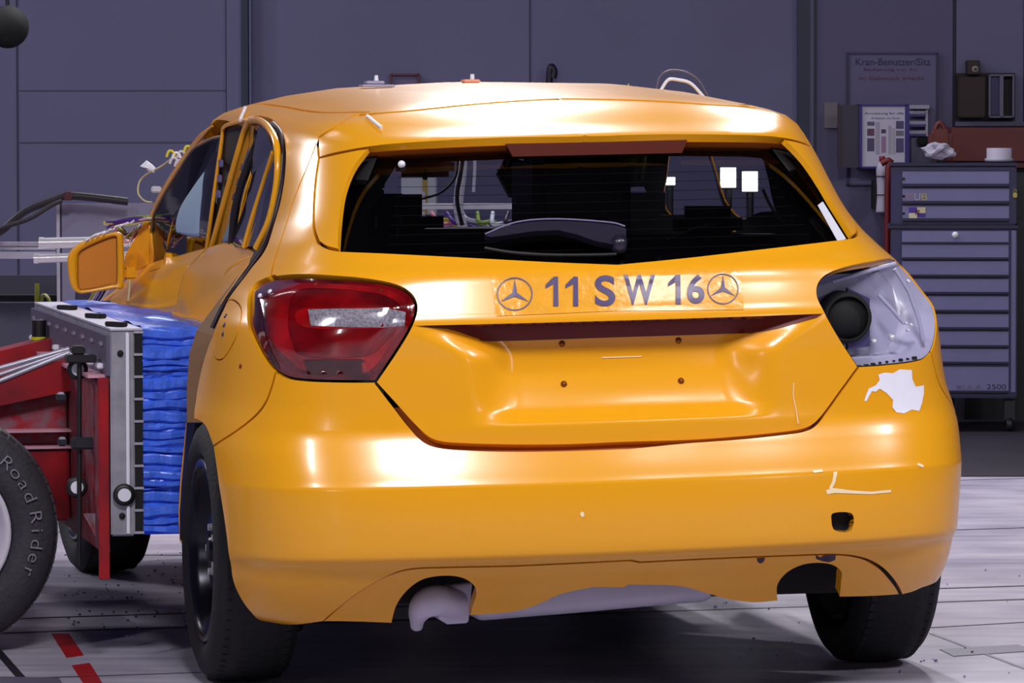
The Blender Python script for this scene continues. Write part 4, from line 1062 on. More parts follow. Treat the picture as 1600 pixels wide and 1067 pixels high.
beam('main_beam', ((-260,640),(140,553)), ((-260,690),(140,604)), 1.75, .14, REDP)
beam('far_beam', ((-260,612),(92,526)), ((-260,648),(112,546)), 2.35, .14, REDP)
for off, r in ((0, .006), (10, .005), (20, .007)):
    b = MB(); b.tube([at(-200, 622+off, 1.75), at(0, 575+off, 1.75), at(108, 545+off*.3, 1.75)], r, 8); b.build('hydraulic_pipe', ALU, tro)
# clamp rods
b = MB(); b.tube([at(124,560,1.30), at(124,884,1.30)], .0062, 10); b.build('clamp_rod', BLACK, tro)
b = MB(); b.box(at(126, 560, 1.30), (.075, .05, .020), bev=.003); b.box(at(122, 547, 1.30), (.034, .034, .022), bev=.004); b.build('rod_head', BLACK, tro)
b = MB(); b.box(at(130, 692, 1.30), (.060, .05, .030), bev=.005); b.build('rod_collar', mat('dark_grey_steel', srgb(45, 45, 52), .5, .4), tro)
b = MB(); b.tube([at(63,622,1.9), at(63,690,1.9)], .006, 8); b.box(at(66, 642, 1.9), (.05, .04, .022), bev=.004); b.build('far_clamp_rod', BLACK, tro)
for px, py in ((149,592),(151,672),(151,752),(97,690),(95,620)):
    b = MB(); b.box(at(px, py, 1.36), (.022, .03, .022), bev=.004); b.build('frame_nut', mat('dark_grey_steel', (0,0,0,1)), tro)
    b = MB(); b.box(at(px, py-5, 1.355), (.016, .02, .007), bev=.002); b.build('nut_washer', ALU, tro)
def target(px, py, Y, r):
    e = empty('target_marker', (0, 0, 0)); e.parent = tro; p = at(px, py, Y)
    b = MB(); b.lathe([(0, .006), (r*.6, .006)], p, (0, -1, 0), 32, False); b.build('white_centre', WHITE, e)
    b = MB(); b.lathe([(r*.6, .0065), (r, .006), (r, 0)], p, (0, -1, 0), 32); b.build('black_ring', BLACK, e)
target(121, 577, 1.318, .026); target(120, 761, 1.315, .027); target(194, 773, 1.143, .0275)
# trolley wheel
WR = mat('white_rim', srgb(205, 200, 215), .35, 0, .3, .1)
wl = wheel('trolley_wheel', (-1.46, 1.53, .308), -1, tro, R=.308, W=.235, rim_r=.178, rim_mat=WR, ax=(.0, 1., 0), tm=mat('dusty_rubber', srgb(52, 50, 58), .7, var=.3, vscale=14, bump=.3, bscale=90))
cw = np.array([-1.46, 1.4, .308])
for k, ch in enumerate('RoadRider'):
    ang = math.radians(46-k*8.2-(4 if k > 3 else 0)); rr = .232
    cu = bpy.data.curves.new('c', 'FONT'); cu.body = ch; cu.size = .064; cu.extrude = .001; cu.offset = -.0008; cu.align_x = 'CENTER'
    to = bpy.data.objects.new('c', cu); COL.objects.link(to); dg = bpy.context.evaluated_depsgraph_get(); me = bpy.data.meshes.new_from_object(to.evaluated_get(dg)); bpy.data.objects.remove(to)
    V = []
    for v in me.vertices:
        lx, ly = v.co.x, v.co.y
        rad = np.array([math.cos(ang), 0, math.sin(ang)]); tg_ = np.array([math.sin(ang), 0, -math.cos(ang)])
        V.append(cw+rad*(rr+ly*.7)+tg_*lx*.9+np.array([0, .0065 if 0 else .004, 0])+np.array([0, -.0+v.co.z-.001, 0]))
    mesh_obj('tyre_letter', [v+np.array([0, 0, 0]) for v in V], [tuple(p.vertices) for p in me.polygons], mat('raised_grey_rubber', srgb(128, 124, 134), .6), wl, smooth=False)
b = MB(); b.tube([at(-90,830,1.62), at(-90,830,3.2)], .04, 12); b.build('axle', BLACK, tro)
b = MB(); b.box((-1.9, 2.0, .45), (.9, 1.0, .10), bev=.01); b.build('chassis', REDP, tro)
wheel('trolley_wheel', (-1.46, 3.2, .308), 1, tro, R=.308, W=.235, rim_r=.178, rim_mat=WR, ax=(0, 1., 0))
wheel('trolley_wheel', (-3.2, 1.53, .308), -1, tro, R=.308, W=.235, rim_r=.178, rim_mat=WR, ax=(0, 1., 0))
wheel('trolley_wheel', (-3.2, 3.2, .308), 1, tro, R=.308, W=.235, rim_r=.178, rim_mat=WR, ax=(0, 1., 0))
b = MB(); b.box((-2.6, 2.35, .52), (1.4, 1.2, .12), bev=.01); b.build('rear_chassis', REDP, tro)
# mount post and cable coil on the far beam
b = MB(); b.tube([at(61,500,2.45), at(61,532,2.45)], .020, 14); b.build('post_mount', BLACK, tro)
b = MB(); b.tube([at(61,526,2.45), at(61,531,2.45)], .023, 14); b.build('post_ring', YEL, tro)
# ================================================================== the hall
def struct(o): o['kind'] = 'structure'; return o
# the hall stands square to the camera while the car stands askew in it: everything
# below is laid out in the hall's own axes and turned into place at the end
_before = set(COL.objects)
_F0 = np.array([0, math.cos(PIT), math.sin(PIT)]); _r0 = np.array([1., 0, 0]); _u0 = np.cross(_r0, _F0)
_R0 = _r0*math.cos(ROL)+_u0*math.sin(ROL); _U0 = -_r0*math.sin(ROL)+_u0*math.cos(ROL)
def _hray(px, py): return _F0+_R0*(px-800)/FPX-_U0*(py-533.5)/FPX
def at(px, py, Y): d = _hray(px, py); return CAMP+d*(Y-CAMP[1])/d[1]
def atz(px, py, Z=0.): d = _hray(px, py); return CAMP+d*(Z-CAMP[2])/d[2]
def proj(P):
    d = np.asarray(P, float)-CAMP; w_ = d@_F0
    return np.stack([800+FPX*(d@_R0)/w_, 533.5-FPX*(d@_U0)/w_], -1)
YW = 11.0
WALLM = mat('wall_paint', srgb(100, 98, 134), .65, var=.10, vscale=1.5, bump=.04, bscale=40)
WALLD = mat('wall_paint_dark', srgb(40, 45, 68), .6)
WALLR = mat('wall_paint_lilac', srgb(86, 80, 114), .65, var=.06, vscale=2)
SEAMM = mat('wall_seam', srgb(48, 46, 70), .7)
def wbox(name, x0, x1, z0, z1, y0, y1, mt_):
    b = MB(); b.box(((x0+x1)/2, (y0+y1)/2, (z0+z1)/2), (x1-x0, y1-y0, z1-z0)); return struct(b.build(name, mt_))
fl = MB(); fl.box((0, -1.0, -.06), (24, 28, .12)); floor = struct(fl.build('floor', mat('floor_paint', srgb(196, 190, 204), .38, 0, 0, .1, .4, col2=srgb(158, 152, 172), vscale=2.2, bump=.02, bscale=20)))
nt = MAT['floor_paint'].node_tree
# stretched stains along the plates
tc = nt.nodes.new('ShaderNodeTexCoord'); mp = nt.nodes.new('ShaderNodeMapping'); mp.inputs['Scale'].default_value = (1.2, 9, 1)
nz_ = nt.nodes.new('ShaderNodeTexNoise'); nz_.inputs['Scale'].default_value = 1.6; nz_.inputs['Detail'].default_value = 8
rp_ = nt.nodes.new('ShaderNodeValToRGB'); rp_.color_ramp.elements[0].position = .38; rp_.color_ramp.elements[1].position = .56
rp_.color_ramp.elements[0].color = (.80, .80, .83, 1); rp_.color_ramp.elements[1].color = (1, 1, 1, 1)
mx_ = nt.nodes.new('ShaderNodeMix'); mx_.data_type = 'RGBA'; mx_.blend_type = 'MULTIPLY'; mx_.inputs['Factor'].default_value = 1
bs = nt.nodes['Principled BSDF']; lk = bs.inputs['Base Color'].links[0].from_socket
nt.links.new(tc.outputs['Object'], mp.inputs['Vector']); nt.links.new(mp.outputs[0], nz_.inputs['Vector']); nt.links.new(nz_.outputs['Fac'], rp_.inputs['Fac'])
nt.links.new(lk, mx_.inputs['A']); nt.links.new(rp_.outputs['Color'], mx_.inputs['B']); nt.links.new(mx_.outputs['Result'], bs.inputs['Base Color'])
wbox('wall_back', -12, 12, 0, 8, YW, YW+.3, WALLM)
wbox('wall_left', -12.3, -12, 0, 8, -15, YW+.3, WALLM)
wbox('wall_right', 12, 12.3, 0, 8, -15, YW+.3, WALLM)
wbox('wall_front', -12, 12, 0, 8, -15.3, -15, WALLM)
wbox('ceiling', -12.3, 12.3, 8, 8.3, -15.3, YW+.3, mat('ceiling_paint', srgb(40, 38, 55), .8))
_tn = [0]
def wx(px): return at(px, 150, YW)[0]
def trim(px0, px1, mt_, proud=.02, z0=0., z1=8., x0=None, x1=None):
    _tn[0] += 1; a_ = wx(px0) if x0 is None else x0; b_ = wx(px1) if x1 is None else x1
    return wbox('trim_%d' % _tn[0], a_, b_, z0, z1, YW-proud, YW+.01, mt_)
trim(26, 28, SEAMM, .006); trim(353, 355, SEAMM, .006); trim(355, 378, WALLM, .03); trim(378, 389, WALLD, .05); trim(391, 394, WALLM, .07)
trim(827, 828.5, SEAMM, .006); trim(1245, 1264, WALLD, .06); trim(1264, 1270, WALLM, .05); trim(1270, 1275, WALLD, .04)
trim(1275, 1487, WALLR, .035); trim(1487, 1493, SEAMM, .02); trim(1493, 1598, WALLM, .03); trim(1598, 1700, mat('black_panel', srgb(10, 10, 14), .7), .05)
# horizontal board joints on the left wall
for py in (141, 222):
    z = at(150, py, YW)[2]; _tn[0] += 1; wbox('trim_%d' % _tn[0], wx(30), wx(353), z-.003, z+.002, YW-.004, YW+.01, mat('faint_seam', srgb(80, 78, 106), .7))
# dark floor strip along the far wall
fs_ = atz(1500, 745)[1]; _tn[0] += 1
wbox('trim_%d' % _tn[0], -12, 12, 0, .004, fs_, YW, mat('dark_floor', srgb(34, 28, 44), .6, var=.3, vscale=3))
# rail slots, plate joints and markings let into the floor
SLOT = mat('slot_black', srgb(12, 10, 22), .5)
def fline(p, q, w0, mt_=SLOT, h=.0015):
    A, B = atz(*p), atz(*q); d = (B-A)[:2]; L = np.linalg.norm(d); ang = math.atan2(d[1], d[0]); _tn[0] += 1
    b = MB(); c = (A+B)/2; b.box((c[0], c[1], h/2), (L, w0, h), rz=ang); return struct(b.build('trim_%d' % _tn[0], mt_))
fline((-500,984), (1800,909), .018); fline((-500,1006), (1800,930), .018)
fline((1270,836), (1800,818), .010); fline((1400,984), (1800,961), .008)
fline((1300,1000), (1440,1003), .008, mat('joint_grey', srgb(110, 104, 128), .6)); fline((-200,1067), (140,1057), .006)
fline((140,1057), (420,1047), .004); fline((-10,1010), (60,1090), .022); fline((1455,990), (1720,1090), .012, MAT['joint_grey']); fline((180,867), (330,868), .008)
fline((1100,762), (1800,742), .012, MAT['joint_grey'])
def fpatch(pts, mt_, h=.001, label=None, cat=None, name=None):
    P = [atz(*q) for q in pts]; n = len(P); V = [p*np.array([1,1,0]) for p in P]+[p*np.array([1,1,0])+np.array([0,0,h]) for p in P]; _tn[0] += 1
    o = mesh_obj('trim_%d' % _tn[0], V, [tuple(range(n-1,-1,-1)), tuple(range(n, 2*n))]+[(i, (i+1) % n, n+(i+1) % n, n+i) for i in range(n)], mt_, smooth=False)
    return struct(o)
REDF = mat('red_floor_stripe', srgb(176, 10, 14), .5, var=.3, vscale=12)
fpatch([(80,990),(108,990),(131,1024),(104,1028)], REDF); fpatch([(112,1040),(140,1036),(168,1080),(138,1080)], REDF)
DKF = mat('floor_plate_grey', srgb(92, 86, 108), .5)
fpatch([(1468,1015),(1590,1008),(1622,1017),(1490,1026)], DKF, .002); fpatch([(0,1058),(92,1060),(100,1072),(0,1072)], DKF, .002)
# ------------------------------------------------------------------ left background
def bx(px0, py0, px1, py1, Y, dep, mt_, name, parent=None, bev=0):
    p, q = at(px0, py1, Y), at(px1, py0, Y); c = (p+q)/2; b = MB()
    b.box((c[0], Y+dep/2, c[2]), (abs(q[0]-p[0]), dep, abs(q[2]-p[2])), bev=bev); return b.build(name, mt_, parent)
YR = 5.6
p0 = at(150, 600, YR)
rack = empty('equipment_bench', (p0[0], YR, 0), 'grey boxed equipment bench with aluminium rails behind the wing mirror', 'bench')
PANEL = mat('bench_panel_grey', srgb(120, 118, 146), .5)
zt = at(97, 318, YR)[2]
def wb(name, x0, x1, y0, y1, z0, z1, mt_, parent, bev=0):
    b = MB(); b.box(((x0+x1)/2, (y0+y1)/2, (z0+z1)/2), (x1-x0, y1-y0, z1-z0), bev=bev); return b.build(name, mt_, parent)
xr = at(97, 400, YR)[0]; xe = at(300, 400, YR)[0]
wb('side_panel', xr, xe, YR, YR+.02, .08, zt, PANEL, rack)
wb('back_panel', xr-1.2, xe, YR+.75, YR+.77, .08, at(0, 430, YR+.75)[2], mat('dark_panel', srgb(58, 58, 74), .6), rack)
wb('corner_post', at(89,400,YR)[0], at(94,400,YR)[0], YR-.01, YR+.03, 0, zt, ALU, rack)
wb('corner_post', at(94,400,YR)[0], xr, YR, YR+.03, 0, zt, mat('dark_violet_metal', srgb(40, 30, 70), .5), rack)
wb('corner_post', xe-.03, xe, YR, YR+.03, 0, zt, ALU, rack)
wb('corner_post', xr-1.2, xr-1.17, YR+.7, YR+.73, 0, zt, ALU, rack)
for py0, py1 in ((378,384),(386,390),(393,404)):
    wb('rail', at(-200,400,YR)[0], at(88,400,YR)[0], YR-.02, YR+.02, at(0,py1,YR)[2], at(0,py0,YR)[2], ALU if py0 != 393 else mat('pale_rail', srgb(170, 168, 190), .4), rack)
wb('lower_rail', at(-200,400,YR)[0], at(88,400,YR)[0], YR+.40, YR+.44, at(0,478,YR)[2], at(0,468,YR)[2], DARK, rack)
wb('lower_panel', at(-200,400,YR)[0], at(70,400,YR)[0], YR+.45, YR+.47, .1, at(0,481,YR)[2], mat('lower_grey', srgb(78, 78, 96), .6), rack)
b = MB(); b.tube(catmull([at(-60,400,YR-.1), at(0,362,YR-.1), at(40,330,YR-.1), at(85,312,YR-.1), at(105,306,YR-.1), at(140,308,YR-.1), at(200,315,YR-.1)], 6), [.014]*37, 10)
cb = b.build('black_cable_bundle', mat('bundle_black', srgb(22, 14, 26), .5)); tag(cb, 'thick black cable bundle sagging over the top edge of the grey bench', 'cable', kind=None)
b = MB(); b.tube(catmull([at(-60,392,YR-.2), at(0,358,YR-.2), at(45,342,YR-.19), at(78,322,YR-.17), at(96,314,YR-.15)], 6), .008, 8)
cb2 = b.build('black_cable', MAT['bundle_black']); tag(cb2, 'thinner black cable hanging in a loop below the thick cable bundle', 'cable')
b = MB(); b.box(at(107, 306, YR-.1), (.028, .05, .030), bev=.004); tag(b.build('cable_clamp', mat('dark_red_clamp', srgb(70, 15, 30), .5)), 'dark red clamp holding the cable bundle on the bench top', 'clamp')
# two bright tubes behind the mirror
for nm, x0, y0, x1, y1, r, lb in (('upper',63,380,260,376,.018,'upper of two bright metal tubes lying behind the wing mirror'),('lower',55,404,260,398,.015,'lower of two bright metal tubes lying behind the wing mirror')):
    b = MB(); b.tube([at(x0,y0,4.9), at(x1,y1,4.9)], r, 20)
    p = at(x0, y0, 4.9); b.tube([p+np.array([-.004,0,0]), p+np.array([.012,0,0])], r*1.12, 20)
    tag(b.build('metal_tube', CHROME), lb, 'tube', 'bright tubes behind the mirror')
# trestle that carries the tubes
b = MB(); b.box((at(130,400,4.9)[0], 4.9, at(0,416,4.9)[2]/2-.002), (.05, .05, at(0,413,4.9)[2]-.004)); tag(b.build('tube_stand', mat('dark_violet_metal', (0,0,0,1))), 'slim dark post under the two bright metal tubes', 'stand')
# coiled yellow cable
cc_ = at(70, 490, 5.2); b = MB(); P = []
for t in np.linspace(0, 2*math.pi*5, 120): P.append(cc_+np.array([.018*math.cos(t)+.004*math.sin(3*t), .03*math.sin(t*.9), .065*math.sin(t)]))
b.tube(P, .0035, 6); b.tube([cc_+np.array([-.03, .04, .10]), (cc_+np.array([-.03, .04, 0]))*np.array([1,1,0])], .008, 8)
tag(b.build('cable_coil', mat('olive_insulation', srgb(120, 122, 30), .5)), 'yellow green cable coil hanging on a dark rod by the bench', 'cable')
# black round lamp hanging at the top left
hl_ = empty('hanging_ball', tuple(at(12, 42, 8.)), 'black round ball hanging on a cord at the top left corner', 'lamp')
b = MB(); p = at(12, 42, 8.); b.lathe([(.0,-.085)]+[(.085*math.sin(t), -.085*math.cos(t)) for t in np.linspace(.1, math.pi-.1, 16)]+[(0,.085)], p, (0, 0, 1), 32); b.build('ball', DARK, hl_)
b = MB(); b.tube([p+np.array([0,0,.08]), np.array([p[0]-.06, p[1], 8.0])], .008, 8); b.build('cord', BLACK, hl_)
# red framed notice and hook above the roof
b = MB(); e = empty('framed_notice', tuple(at(632, 123, YW)), 'small grey notice in a dark red frame on the wall above the car roof', 'sign')
for (a0, b0, a1, b1) in ((609,115,655,118),(609,115,612,140),(652,115,655,140),(609,138,655,141)):
    bx(a0, b0, a1, b1, YW-.03, .025, mat('dark_red_frame', srgb(92, 22, 48), .5), 'frame', e)
bx(611, 117, 653, 139, YW-.012, .01, mat('notice_grey', srgb(105, 95, 130), .6), 'sheet', e)
b = MB(); b.tube(catmull([at(858,140,YW-.1), at(859,112,YW-.1), at(862,104,YW-.1), at(866,112,YW-.1), at(864,122,YW-.1)], 5), .016, 8); b.tube([at(860,140,YW-.1), at(860,185,YW-.02)], .012, 8)
tag(b.build('wall_hook', mat('hook_dark', srgb(25, 15, 38), .5)), 'dark curved hook on the back wall behind the car roof', 'hook')
# equipment seen through the car windows, beyond the windscreen
fr = empty('light_frame', tuple(at(780, 500, 6.5)*np.array([1,1,0])), 'white tubular frame with cables seen through the car windscreen', 'frame')
bx(640, 318, 850, 327, 6.5, .05, WHITE, 'cross_rail', fr)
fry = float(proj(at(660,500,6.52)*np.array([1,1,0]))[1])
bx(655, 300, 664, fry, 6.52, .04, ALU, 'post', fr)
bx(836, 300, 846, fry, 6.52, .04, ALU, 'post', fr)
bx(640, 335, 850, 342, 6.7, .05, mat('violet_rail', srgb(70, 60, 110), .5), 'lower_rail', fr)
for k in range(7):
    b = MB(); b.tube(catmull([at(650+k*24,332,6.45), at(670+k*20,345+random.uniform(-4,6),6.4), at(700+k*18,350+random.uniform(-6,6),6.45), at(720+k*16,362,6.45)], 5), .008, 6); b.build('cable', [YEL, CM[3], PURP, LGREY, CM[5], WHITE, CM[4]][k], fr)
b = MB(); b.tube(catmull([at(718,200,6.3), at(722,260,6.3), at(716,320,6.3), at(724,360,6.3)], 5), .018, 8); b.build('grey_hose', LGREY, fr)
b = MB(); b.tube(catmull([at(738,205,6.6), at(742,250,6.6), at(740,300,6.6)], 5), .006, 8); b.build('grey_hose', LGREY, fr)
wcy = 533.5-FPX*0+0
wcy = float(proj(at(650,500,7.4)*np.array([1,1,0]))[1])
e = empty('white_cabinet', tuple(at(655, 500, 7.4)*np.array([1,1,0])), 'white cabinet with a yellow strip seen below the interior mirror', 'cabinet')
bx(628, 276, 680, wcy, 7.4, .4, mat('pale_cabinet', srgb(190, 195, 205), .5), 'body', e); bx(661, 278, 668, 600, 7.39, .01, mat('ochre_strip', srgb(170, 150, 70), .6), 'strip', e)
# lit work lamps seen through the right door glass
LIT = mat('lit_panel', (1, 1, 1, 1), .5, emis=((1, 1, .97, 1), 6))
for (x0, y0, x1, y1, lb, Y) in ((1014,281,1030,292,'small yellowish lit lamp low in the right door window, leftmost of three',8.5),(1038,277,1055,289,'small white lit lamp in the right door window, middle of the three',8.5),(1126,262,1150,293,'larger square lit lamp beyond the right rear window',8.5),(1160,268,1184,299,'tall lit lamp beyond the right rear window, nearest the glass edge',8.5)):
    pp = at((x0+x1)/2, (y0+y1)/2, Y); e = empty('work_lamp', tuple(pp), lb, 'lamp', 'lit work lamps seen through the car')
    bx(x0, y0, x1, y1, Y, .02, LIT, 'lamp_panel', e); bx(x0-2, y0-2, x1+2, y1+2, Y+.021, .05, BLACK, 'lamp_case', e)
    b = MB(); q0 = at((x0+x1)/2, y1+2, Y+.04); b.tube([q0, q0*np.array([1,1,0])], .015, 8); b.build('stand', BLACK, e)
# ------------------------------------------------------------------ tool cabinet
YC = 9.5
CB = mat('cabinet_blue', srgb(34, 32, 84), .4, 0, .2, .2); DRW = mat('drawer_grey', srgb(112, 110, 156), .45, var=.08, vscale=12); DBL = mat('cabinet_dark_blue', srgb(20, 16, 60), .5)  # the darkest blue is for worktop, lid and drawer grips
pc = at(1490, 655, YC)
tcb = empty('tool_cabinet', (pc[0], YC+.25, 0), 'tall blue roller cabinet with grey drawers standing at the right wall', 'cabinet')
bx(1392, 357, 1590, 622, YC, .5, CB, 'cabinet_body', tcb, .006)
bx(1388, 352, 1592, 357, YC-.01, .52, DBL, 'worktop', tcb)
ys = [361, 381, 402, 431, 459, 487, 515, 542, 570, 618]
ys2 = [(361,378),(382,402),(408,429),(436,456),(463,484),(491,511),(518,539),(545,565),(573,610)]
for a, c in ys2:
    d = empty('drawer', (0, 0, 0)); d.parent = tcb
    bx(1411, a, 1577, c, YC-.018, .02, DRW, 'drawer_front', d)
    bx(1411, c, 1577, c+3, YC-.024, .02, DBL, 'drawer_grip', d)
bx(1580, 360, 1588, 612, YC-.006, .01, DRW, 'side_rail', tcb)
b = MB(); b.lathe([(0, .012), (.012, .012), (.014, 0)], at(1494, 367, YC-.018), (0, -1, 0), 16); b.build('lock', WHITE, tcb)
for px in (1405, 1478, 1578):
    for dy in (.06, .44):
        p = at(px, 640, YC); e = empty('castor', (0, 0, 0)); e.parent = tcb
        b = MB(); b.lathe([(0,.015),(.03,.015),(.034,.01),(.034,-.01),(.03,-.015),(0,-.015)], (p[0], YC+dy, .034), (1, 0, 0), 20); b.build('castor_wheel', BLACK, e)
        b = MB(); b.box((p[0], YC+dy, (.036+at(0,622,YC)[2])/2+.016), (.045, .04, at(0,622,YC)[2]-.04)); b.build('castor_fork', mat('dark_grey_steel', (0,0,0,1)), e)
def flat_text(name, s, x0, x1, yb, yt, Y, mt_, parent, mirror_=False):
    def fn(px, py, off): return at(px, py, Y)
    o = text_px(name, s, x0, x1, yb, yt, mt_, parent, fn=fn); return o
flat_text('cabinet_number', '2500', 1543, 1573, 608, 600, YC-.0195, mat('dark_lettering', srgb(24, 20, 50), .5), tcb)
bx(1496, 602, 1538, 607, YC-.0192, .001, mat('worn_label', srgb(122, 118, 158), .5, col2=srgb(84, 80, 118), vscale=60), 'worn_label', tcb)
tch = empty('top_chest', (pc[0], YC+.25, float(at(0,352,YC)[2])), 'three drawer blue chest standing on top of the roller cabinet', 'cabinet')
bx(1392, 259, 1588, 351.6, YC+.02, .42, CB, 'chest_body', tch, .006)
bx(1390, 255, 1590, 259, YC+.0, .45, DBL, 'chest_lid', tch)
for a, c in ((268,287),(295,314),(322,341)):
    d = empty('drawer', (0, 0, 0)); d.parent = tch
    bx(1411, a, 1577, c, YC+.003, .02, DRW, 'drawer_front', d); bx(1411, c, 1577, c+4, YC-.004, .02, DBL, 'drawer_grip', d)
    b = MB(); b.lathe([(0,.004),(.005,.004),(.006,0)], at(1413, (a+c)/2+2, YC+.002), (0,-1,0), 10); b.build('drawer_lock', DARK, d)
for k, (ch, x0) in enumerate((('M',1418),('U',1430),('B',1441))):
    flat_text('sticker_letter', ch, x0, x0+9, 313, 302, YC+.0015, [mat('pinkish_letter', srgb(150, 120, 130), .5), mat('pale_letter', srgb(170, 160, 165), .5), mat('ochre_letter', srgb(170, 160, 90), .5)][k], tch)
for (x0,y0,x1,y1,c) in ((1421,324,1434,333,(70,30,150)),(1434,324,1447,333,(205,190,150)),(1421,333,1434,341,(205,200,170)),(1434,333,1447,339,(50,30,140)),(1431,328,1438,336,(120,20,40))):
    bx(x0,y0,x1,y1,YC+.001,.0025,mat('sticker_%d_%d' % (x0, y0), srgb(*c), .5),'patch_sticker',tch)
b = MB(); pz = at(1586, 305, YC-.01); b.box(pz, (.018,.012,.022), bev=.003); b.tube([pz+np.array([-.005,0,.01]), pz+np.array([-.004,0,.026]), pz+np.array([.004,0,.026]), pz+np.array([.005,0,.01])], .002, 6)
tag(b.build('padlock', mat('brass', srgb(190, 175, 95), .35, .6)), 'small brass padlock hanging at the right edge of the top chest', 'padlock')
tcb.rotation_euler.z = tch.rotation_euler.z = -math.atan(690/FPX)
tcb.location.x += .022; tch.location.x += .022
# on the chest
ztop = at(0, 255, YC+.2)[2]
zl = at(0, 255, YC)[2]
rx = at(1561, 250, YC+.15)[0]
b = MB(); b.lathe([(0,0),(.062,0),(.062,.012),(.054,.014),(.054,.058),(.0,.058)], (rx, YC+.15, zl+.001), (0,0,1), 32)
tag(b.build('white_roll', mat('dim_white', srgb(160, 155, 175), .6)), 'white tape roll lying flat on the top chest, right side', 'roll')
gx = at(1467, 250, YC+.12)[0]; b = MB()
rs2 = np.random.RandomState(5); bmg = bmesh.new(); bmesh.ops.create_icosphere(bmg, subdivisions=3, radius=1)
for v in bmg.verts:
    f = 1+.28*math.sin(v.co.x*5+1)*math.sin(v.co.z*4)+.15*math.sin(v.co.y*9); v.co = Vector((v.co.x*.065*f, v.co.y*.05*f, max(-1, v.co.z)*.036*f))
zmn = min(v.co.z for v in bmg.verts)
b.add([np.array(v.co)+np.array([gx, YC+.12, zl+.001-zmn]) for v in bmg.verts], [[v.index for v in f.verts] for f in bmg.faces]); bmg.free()
tag(b.build('crumpled_cloth', mat('dim_white', (0,0,0,1))), 'crumpled white cloth on the left end of the top chest', 'cloth')
gl2 = at(1470, 215, YC+.32)
b = MB(); b.box((gl2[0], YC+.36, zl+.001+.07), (.10, .10, .14), bev=.02); b.tube(catmull([np.array([gl2[0]-.03, YC+.36, zl+.12]), np.array([gl2[0], YC+.36, zl+.17]), np.array([gl2[0]+.04, YC+.36, zl+.10])], 5), .010, 8)
tag(b.build('brown_tool_case', mat('rust_brown', srgb(95, 35, 30), .6)), 'rust brown case with a hoop handle behind the crumpled cloth', 'case')
bb = at(1545, 225, YC+.75)
bt = empty('red_machine', (bb[0]+.25, YC+1.0, 0), 'dark red machine housing behind the tool cabinet at the right edge', 'machine')
bx(1478, 199, 1690, 262, YC+.75, .5, mat('deep_red_enamel', srgb(96, 16, 12), .5, col2=srgb(64, 8, 10), vscale=3), 'housing', bt, .03)
bx(1500, 262, 1680, 560, YC+.85, .3, BLACK, 'stand', bt); wb('foot', bb[0]-.1, bb[0]+.5, YC+.8, YC+1.2, 0, .9, BLACK, bt)
# hose reel red strip at the cabinet's left
b = MB(); b.tube(catmull([at(1377,256,10.2), at(1384,252,10.2), at(1392,250,10.2)], 4)+[at(1388,262,10.2), at(1387,300,10.2), at(1386,400,10.2), at(1386,600,10.2)*np.array([1,1,0])+np.array([0,0,.01])], .014, 8)
tag(b.build('red_hose', mat('deep_red_rubber', srgb(105, 15, 25), .5)), 'dark red hose hanging down beside the fire extinguisher', 'hose')
# extinguisher
ex = empty('fire_extinguisher', tuple(at(1378, 300, 10.6)), 'pale bottle shaped extinguisher with a red cap strapped to the wall', 'extinguisher')
pe = at(1378, 332, 10.45); he = at(1378, 252, 10.45)[2]-pe[2]; k_ = he/80
b = MB(); b.lathe([(0,0),(9.5*k_,0),(9.5*k_,3*k_),(8*k_,20*k_),(8*k_,40*k_),(9*k_,60*k_),(9.5*k_,66*k_),(7.5*k_,76*k_),(4*k_,80*k_),(0,80*k_)], pe, (0,0,1), 28); b.build('bottle', mat('pale_bottle', srgb(178, 172, 195), .4), ex)
b = MB(); b.lathe([(0,0),(4.6*k_,0),(4.6*k_,8*k_),(0,8*k_)], pe+np.array([0,0,80*k_]), (0,0,1), 16); b.build('cap', mat('red_cap', srgb(130, 20, 50), .4), ex)
for h in (27, 56):
    b = MB(); b.lathe([(9.4*k_,0),(10.2*k_,0),(10.2*k_,1.4*k_),(9.4*k_,1.4*k_)], pe+np.array([0,0,h*k_]), (0,0,1), 24); b.build('strap', DARK, ex)
b = MB(); b.box(pe+np.array([0, .30, 26*k_]), (6*k_, .48, 44*k_)); b.build('wall_bracket', DARK, ex)
# wall board with its heading
WB = empty('wall_board', tuple(at(1395, 180, YW-.04)), 'large dark blue edged board with faint heading behind the display panels', 'board')
Yb = YW-.05
bx(1325, 84, 1464, 289, Yb, .012, mat('board_face', srgb(92, 86, 122), .6), 'board_face', WB)
for r_ in ((1323,82,1466,85),(1323,287,1466,290),(1323,82,1327,290),(1462,82,1466,290)): bx(*r_, Yb-.006, .018, mat('board_frame', srgb(28, 22, 75), .5), 'board_frame', WB)
flat_text('heading', 'Kran-Benutzer/Sitz', 1337, 1454, 102, 91, Yb-.002, mat('navy_lettering', srgb(25, 22, 62), .6), WB)
flat_text('red_line', 'Bedienung nur fur', 1350, 1434, 112, 106, Yb-.002, mat('maroon_lettering', srgb(92, 30, 70), .6), WB)
flat_text('red_line', 'im Gebrauch erlaubt', 1342, 1444, 125, 119, Yb-.002, mat('maroon_lettering', (0,0,0,1)), WB)
